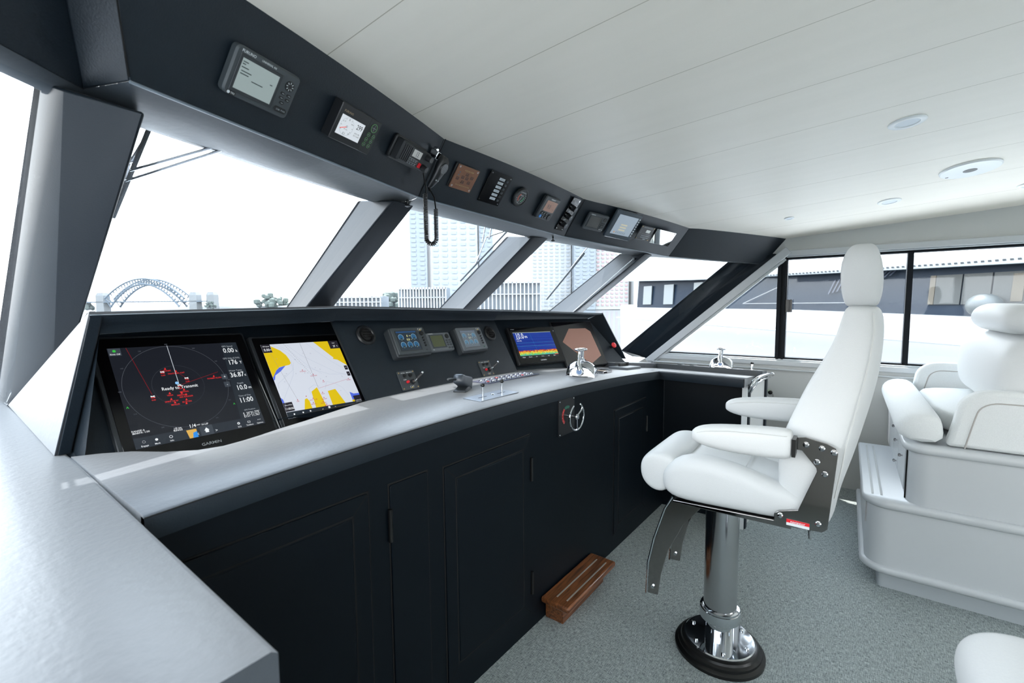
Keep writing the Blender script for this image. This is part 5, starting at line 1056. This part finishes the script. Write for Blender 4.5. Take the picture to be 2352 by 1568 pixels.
g = B(); g.lathe([(.118, 0), (.118, .006), (.112, .011), (.100, .012)], 48); g.obj('rim', mat('light_ring', (.86, .88, .88), .35), t)
g = B().m(mat('light_ring', (.86, .88, .88), .35)); g.disc(0, 0, 0, .011, .101, 44); g.m(mat('slot_grey', (.28, .30, .30), .6))
for k in range(-14, 15):
    x_ = k*.0066; L_ = math.sqrt(max(0, .096**2-x_**2))
    if abs(x_) < .032:
        g.line((x_, .034), (x_, L_), .0022, .0113); g.line((x_, -L_), (x_, -.034), .0022, .0113)
    else: g.line((x_, -L_), (x_, L_), .0022, .0113)
g.obj('slotted_grille', None, t, nofix=True, smooth=False)
g = B(); g.disc(0, 0, .011, .013, .027, 24); g.obj('dark_centre', mat('brown_cone', (.05, .045, .04), .4), t)
g = B(); g.box(-.092, -.078, -.035, -.022, .011, .0125) if False else g.box(.050, .062, -.086, -.074, .011, .0125); g.obj('badge', mat('badge_brown', (.12, .08, .07), .4), t)

# ================================================================== OUTSIDE
outw = mat('yacht_white', (.72, .74, .76), .35)
g = B(); g.loft([[(.1, 2.95, .80), (3.9, 2.75, .80), (3.9, 2.75, .86), (.1, 2.95, .86)], [(1.2, 10, .80), (2.8, 10, .80), (2.8, 10, .86), (1.2, 10, .86)]]); o = g.obj('foredeck', outw, smooth=False); struct(o)
g = B(); g.poly([(-3000, -3000, -2.4), (3000, -3000, -2.4), (3000, 3000, -2.4), (-3000, 3000, -2.4)]); o = g.obj('harbour_water', mat('water', (.055, .068, .075), .12, bump=.6, bscale=1.2)); o['kind'] = 'structure'
g = B(); g.loft([[(4.45, 2.7, .70), (4.45, -5, .70), (5.5, -5, .70), (5.5, 2.7, .70)], [(4.45, 2.7, .76), (4.45, -5, .76), (5.5, -5, .76), (5.5, 2.7, .76)]]); g.loft([[(-.65, 2.6, .70), (-.65, -5, .70), (-1.7, -5, .70), (-1.7, 2.6, .70)], [(-.65, 2.6, .76), (-.65, -5, .76), (-1.7, -5, .76), (-1.7, 2.6, .76)]]); o = g.obj('bounce_deck', outw, smooth=False); struct(o)  # unseen white decks, added to bounce sunlight up to the ceiling
# wipers
def wiper(a, b2, label, arm=True):
    a, b2 = Vector(a), Vector(b2); t = thing('windscreen_wiper', label, 'wiper', None, 'windscreen wipers outside')
    g = B(); g.tube([tuple(a), tuple(b2)], .006, 6); g.obj('blade', greyp, t)
    if arm:
        m_ = a.lerp(b2, .5)+Vector((0, -.0, .03)); c = a+Vector((.05, .02, .12)); 
        g = B(); g.tube([tuple(a.lerp(b2, .1)), tuple(m_), tuple(a.lerp(b2, .9))], .004, 6); g.tube([tuple(m_), tuple(a+Vector((-.10, -.02, .10)))], .006, 6); g.tube([tuple(m_), tuple(a+Vector((-.06, -.02, .12)))], .005, 6); g.obj('arm', steel, t)
wiper((.395, 1.361, 1.834), (.389, 1.685, 1.66), 'wiper blade and its mount outside, right beside the widest left window pillar')
g = B(); g.tube([(.387, 1.503, 1.755), (.53, 1.368, 1.823)], .0035, 6); g.tube([(.386, 1.541, 1.735), (.56, 1.362, 1.826)], .0035, 6); o = g.obj('wiper_arm', steel); tag(o, 'pair of thin parallel wiper rods crossing the top corner of the left windscreen pane', 'wiper')
t = thing('windscreen_wiper', 'double framed wiper outside, left of the pillar below the rotary knobs', 'wiper')
g = B(); g.tube([(2.18, 1.625, 1.845), (2.212, 2.045, 1.565)], .006, 6); g.obj('blade', greyp, t)
g = B(); g.tube([(2.072, 1.735, 1.775), (1.975, 1.63, 1.85)], .004, 6); g.tube([(2.104, 1.712, 1.79), (2.01, 1.61, 1.865)], .004, 6); g.tube([(2.19, 1.66, 1.84), (2.09, 1.72, 1.80), (2.20, 1.90, 1.67)], .004, 6); g.obj('arm', steel, t)
t = thing('windscreen_wiper', 'single wiper outside in the pane left of the corded pillar', 'wiper')
g = B(); g.tube([(2.941, 1.525, 1.765), (3.11, 1.945, 1.448)], .007, 6); g.obj('blade', greyp, t)
g = B(); g.tube([(2.90, 1.45, 1.83), (2.99, 1.66, 1.67)], .004, 6); g.obj('arm', steel, t)
# neighbouring motor yacht
def YT(L):      # (t along the yacht, z, d towards us)
    return [(19.4+.588*t_-.809*d_, -2.7+.809*t_+.588*d_, z_) for t_, z_, d_ in L]
ny = thing('motor_yacht', 'large white motor yacht moored alongside, seen through the starboard windows', 'yacht')
dkg = mat('yacht_glass', (.013, .021, .034), .3, spec=.06)
g = B()
ts = [-12, -1.5, 6, 12, 17.5, 22, 26]; bz = [.90, .92, 1.13, 1.16, 1.20, 1.3, 1.4]; dd = [0, 0, 0, 0, 0, -1.5, -4]
g.loft([YT([(t_, -2.4, d_), (t_, -.25, d_), (t_, -.15, d_+.05), (t_, b_-.12, d_+.04), (t_, b_, d_), (t_, b_, -5), (t_, -2.4, -5)]) for t_, b_, d_ in zip(ts, bz, dd)]); g.obj('hull', mat('yacht_hull', (.33, .325, .325), .3), ny, angle=50)
g = B(); g.loft([YT([(t_, b_-.02, -.35), (t_, zt, -.50), (t_, zt, -4.5), (t_, b_-.02, -4.5)]) for t_, b_, zt in ((-12, .9, 2.5), (-1.5, .92, 2.5), (6, 1.13, 2.66), (12, 1.16, 2.78), (18, 1.2, 3.05))]); g.obj('window_band', dkg, ny, smooth=False)
g = B(); g.loft([YT([(t_, zt-.03, .02), (t_, zt+.07, .05), (t_, zt+.40, -.02), (t_, zt+.46, -.15), (t_, 4.6, -.9), (t_, 6.2, -2), (t_, 6.2, -4.5), (t_, zt, -4.5)]) for t_, zt in ((-12, 2.5), (-1.5, 2.48), (6, 2.62), (12, 2.76), (19, 3.05))]); g.obj('superstructure', mat('yacht_upper', (.34, .355, .365), .35), ny, angle=50)
g = B(); [g.loft([YT([(k*.16-3, 2.545+.012*max(0, k*.16-3), .055), (k*.16-2.92, 2.545+.012*max(0, k*.16-3), .055)]), YT([(k*.16-3, 2.60+.012*max(0, k*.16-3), .075), (k*.16-2.92, 2.60+.012*max(0, k*.16-3), .075)])], caps=False) for k in range(70)]; g.obj('rub_strip', mat('rub_strip_grey', (.14, .15, .16), .5), ny, smooth=False)  # row of small grey teeth along the yacht's roof edge
g = B(); g.loft([YT([(t_, .05+.02*t_, .05), (t_, .09+.02*t_, .075), (t_, .13+.02*t_, .05)]) for t_ in (-12, 0, 10, 20)]); g.obj('hull_line', mat('yacht_hull_line', (.4, .41, .42), .3), ny)
for a, b2 in ((-.62, -1.35), (.10, -.58), (.82, .14)):
    g = B(); g.loft([YT([(a, 1.32, -.33), (b2, 1.32, -.33), (b2, 2.26, -.42), (a, 2.26, -.42)]), YT([(a, 1.32, -.36), (b2, 1.32, -.36), (b2, 2.26, -.45), (a, 2.26, -.45)])]); g.obj('cabin_blind', mat('blind_grey', (.050, .052, .050), .7), ny, smooth=False)
g = B(); g.loft([YT([(.98, 1.32, -.32), (.83, 1.32, -.32), (.83, 2.26, -.41), (.98, 2.26, -.41)]), YT([(.98, 1.32, -.36), (.83, 1.32, -.36), (.83, 2.26, -.45), (.98, 2.26, -.45)])]); g.loft([YT([(-1.30, 1.4, -.31), (-1.05, 1.4, -.31), (-1.05, 2.2, -.40), (-1.30, 2.2, -.40)]), YT([(-1.30, 1.4, -.34), (-1.05, 1.4, -.34), (-1.05, 2.2, -.43), (-1.30, 2.2, -.43)])]); g.obj('curtain', mat('curtain_tan', (.10, .085, .065), .8), ny, smooth=False)
g = B(); g.T = Matrix.Translation(Vector(YT([(-.62, 1.28, -.05)])[0])); g.ball((0, 0, 0), .42, 20, (1, 1, .85)); g.obj('satellite_dome', mat('dome_grey', (.06, .07, .072), .4), ny)
g = B()
for k in range(14): g.loft([YT([(4.4-.17*k, 1.75+.045*k, -.30), (4.34-.17*k, 1.75+.045*k, -.30), (4.14-.17*k, 2.30+.02*k, -.38), (4.20-.17*k, 2.30+.02*k, -.38)]), YT([(4.4-.17*k, 1.75+.045*k, -.34), (4.34-.17*k, 1.75+.045*k, -.34), (4.14-.17*k, 2.30+.02*k, -.42), (4.20-.17*k, 2.30+.02*k, -.42)])])
g.obj('louvre_panel', mat('louvre_blue', (.02, .028, .05), .5), ny, smooth=False)
g = B(); [g.tube(YT([(8.6, 1.40, -.2), (6.3, 2.25+.0, -.25)]), .022, 6), g.tube(YT([(8.6, 1.40, -.2), (2.4, 1.40, -.2)]), .018, 6)]; g.obj('side_rail', mat('rail_pale', (.2, .2, .2), .4), ny)
for a, b2 in ((11.6, 12.3), (14.1, 15.0), (16.3, 17.2)):
    g = B(); g.loft([YT([(a, 1.4, -.28), (b2, 1.4, -.28), (b2, 2.6, -.34), (a, 2.6, -.34)]), YT([(a, 1.4, -.33), (b2, 1.4, -.33), (b2, 2.6, -.39), (a, 2.6, -.39)])]); g.obj('side_pane', mat('pane_light', (.12, .14, .15), .3), ny, smooth=False)
# shoreline seen over the dash
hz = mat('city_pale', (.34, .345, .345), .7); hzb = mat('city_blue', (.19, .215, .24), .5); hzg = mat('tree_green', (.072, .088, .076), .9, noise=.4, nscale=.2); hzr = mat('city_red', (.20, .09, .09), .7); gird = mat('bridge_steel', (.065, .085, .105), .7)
AX = Vector((sin(R(53.6)), cos(R(53.6)), 0)); RX_ = Vector((cos(R(53.6)), -sin(R(53.6)), 0))
def far_(lat, dep, z): p = AX*dep+RX_*lat; return (p.x, p.y, z)
# arch bridge
br = thing('arch_bridge', 'steel arch bridge in pale haze on the horizon, left window', 'bridge')
import itertools
L0, L1_, DB = -445, -358, 500
def arc_(t, rise, base): return base+rise*(1-(2*t-1)**2)
g = B(); N_ = 28
for side in (0, 12):
    up_ = [far_(L0+(L1_-L0)*k/N_, DB+side, arc_(k/N_, 21.5, 12.5)) for k in range(N_+1)]
    lo_ = [far_(L0+6+(L1_-L0-12)*k/N_, DB+side, arc_(k/N_, 24.5, 3.5)) for k in range(N_+1)]
    g.tube(up_, 1.0, 5); g.tube(lo_, 1.1, 5)
    for k in range(N_+1): g.tube([up_[k], lo_[k]], .55, 4)
    for k in range(N_): g.tube([up_[k], lo_[k+1]] if k < N_/2 else [up_[k+1], lo_[k]], .45, 4)
g.obj('arch_truss', gird, br, smooth=False)
g = B(); g.loft([[far_(L0-25, DB+s_, z_) for s_, z_ in ((0, 8.4), (12, 8.4), (12, 9.8), (0, 9.8))], [far_(L1_+25, DB+s_, z_) for s_, z_ in ((0, 8.4), (12, 8.4), (12, 9.8), (0, 9.8))]])
for k in range(2, N_-1):
    t_ = k/N_; zl = arc_((k*(L1_-L0)/N_-6)/(L1_-L0-12), 24.5, 3.5)
    if zl > 10.5: g.tube([far_(L0+(L1_-L0)*t_, DB, 9.5), far_(L0+(L1_-L0)*t_, DB, zl)], .2, 4)
g.obj('deck', gird, br, smooth=False)
for lt in (L0-6, L1_+9, L1_+28):
    g = B(); s_ = 4.2; g.loft([[far_(lt-s_+dx*2*s_, DB+dy*9, z_) for dx, dy in ((0, 0), (1, 0), (1, 1), (0, 1))] for z_ in (-2, 16)]+[[far_(lt-s_*.7+dx*1.4*s_, DB+1+dy*7, 19.5) for dx, dy in ((0, 0), (1, 0), (1, 1), (0, 1))]]); g.obj('pylon', mat('pylon_pale', (.14, .145, .145), .8), br, smooth=False)
# shore strip
g = B(); g.loft([[far_(-620, 640, -2.4), far_(-620, 660, -2.4), far_(-620, 660, 5), far_(-620, 640, 4)], [far_(160, 330, -2.4), far_(160, 350, -2.4), far_(160, 350, 3.5), far_(160, 330, 2.5)]]); o = g.obj('shoreline', hz); o['kind'] = 'structure'
def tree(lat, dep, w_, h_, label):
    t = thing('shore_tree', label, 'tree', None, 'hazy trees on the far shore'); g = B()
    for k in range(60):
        a = random.uniform(0, 2*pi); rr_ = w_*.5*math.sqrt(random.random()); zz_ = 2+h_*.8*random.random()*(1-(rr_/w_*1.6)**2); c = far_(lat+rr_*cos(a), dep+rr_*sin(a)*.5, zz_); g.ball(c, w_*.085*random.uniform(.6, 1.3), 6)
    g.obj('crown', hzg, t); g = B(); g.tube([far_(lat, dep, -1), far_(lat, dep, h_*.6)], w_*.03, 6); g.obj('trunk', gird, t)
tree(-262, 498, 36, 19, 'largest rounded hazy tree clump on the shore, left of a dark window pillar')
tree(-110, 430, 40, 15, 'low hazy tree clump on the shore, left of the white colonnaded building')
tree(-330, 500, 12, 9, 'small hazy tree on the shore to the right of the bridge')
tree(-475, 505, 22, 12, 'hazy trees on the shore at the left foot of the bridge')
# buildings
def tower(lat, dep, w_, h_, m_, label, nx=6, nz=14, deep=20, wm=None, cat='building', grp=None):
    lat, dep, w_, h_ = lat*1.12, dep*1.12, w_*1.12, h_*1.12
    t = thing('city_building', label, cat, None, grp or 'pale city buildings beyond the windscreen')
    g = B(); g.loft([[far_(lat+dx*w_, dep+dy*deep, z_) for dx, dy in ((0, 0), (1, 0), (1, 1), (0, 1))] for z_ in (-2, h_)]); g.obj('block', m_, t, smooth=False)
    g = B()
    for i in range(nx):
        for j in range(nz):
            a0 = lat+w_*(i+.2)/nx; a1 = lat+w_*(i+.75)/nx; z0 = h_*(j+.25)/nz; z1_ = h_*(j+.75)/nz
            g.loft([[far_(a0, dep-.5, z0), far_(a1, dep-.5, z0), far_(a1, dep-.5, z1_), far_(a0, dep-.5, z1_)], [far_(a0, dep, z0), far_(a1, dep, z0), far_(a1, dep, z1_), far_(a0, dep, z1_)]])
    g.obj('windows', wm or hzb, t, smooth=False)
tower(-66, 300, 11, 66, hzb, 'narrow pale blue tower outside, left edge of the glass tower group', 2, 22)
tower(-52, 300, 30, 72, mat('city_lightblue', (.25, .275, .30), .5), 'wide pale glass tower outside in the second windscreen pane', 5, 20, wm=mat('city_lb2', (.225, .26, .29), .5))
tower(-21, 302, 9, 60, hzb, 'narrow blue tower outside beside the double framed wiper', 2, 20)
def colonnade(lat, dep, w_, h_, label, n=16):
    t = thing('waterfront_building', label, 'building', None, 'white colonnaded buildings on the waterfront')
    g = B(); g.loft([[far_(lat+dx*w_, dep+2+dy*18, z_) for dx, dy in ((0, 0), (1, 0), (1, 1), (0, 1))] for z_ in (-2, h_)]); g.obj('block', hzb, t, smooth=False)
    g = B(); g.loft([[far_(lat-.5+dx*(w_+1), dep-1+dy*4, z_) for dx, dy in ((0, 0), (1, 0), (1, 1), (0, 1))] for z_ in (h_-1.2, h_)]); g.loft([[far_(lat-.5+dx*(w_+1), dep-1+dy*4, z_) for dx, dy in ((0, 0), (1, 0), (1, 1), (0, 1))] for z_ in (h_*.5, h_*.5+.5)]); g.obj('cornice', hz, t, smooth=False)
    g = B()
    for k in range(n+1): c = lat+w_*k/n; g.loft([[far_(c-.35+dx*.7, dep-1+dy*1.5, z_) for dx, dy in ((0, 0), (1, 0), (1, 1), (0, 1))] for z_ in (-2, h_)])
    g.obj('columns', hz, t, smooth=False)
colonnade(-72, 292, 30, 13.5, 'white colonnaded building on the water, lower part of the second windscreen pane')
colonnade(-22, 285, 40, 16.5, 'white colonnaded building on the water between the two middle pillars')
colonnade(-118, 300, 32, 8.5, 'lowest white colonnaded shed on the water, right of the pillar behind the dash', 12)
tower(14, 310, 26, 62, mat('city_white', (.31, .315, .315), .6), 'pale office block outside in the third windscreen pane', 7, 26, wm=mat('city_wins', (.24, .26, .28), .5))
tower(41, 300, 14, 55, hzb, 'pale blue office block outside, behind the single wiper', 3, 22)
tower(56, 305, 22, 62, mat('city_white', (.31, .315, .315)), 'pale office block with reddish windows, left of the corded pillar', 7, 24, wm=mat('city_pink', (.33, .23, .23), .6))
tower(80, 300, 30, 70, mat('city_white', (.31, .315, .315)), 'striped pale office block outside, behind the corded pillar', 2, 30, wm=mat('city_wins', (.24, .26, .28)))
bpy.context.view_layer.update()
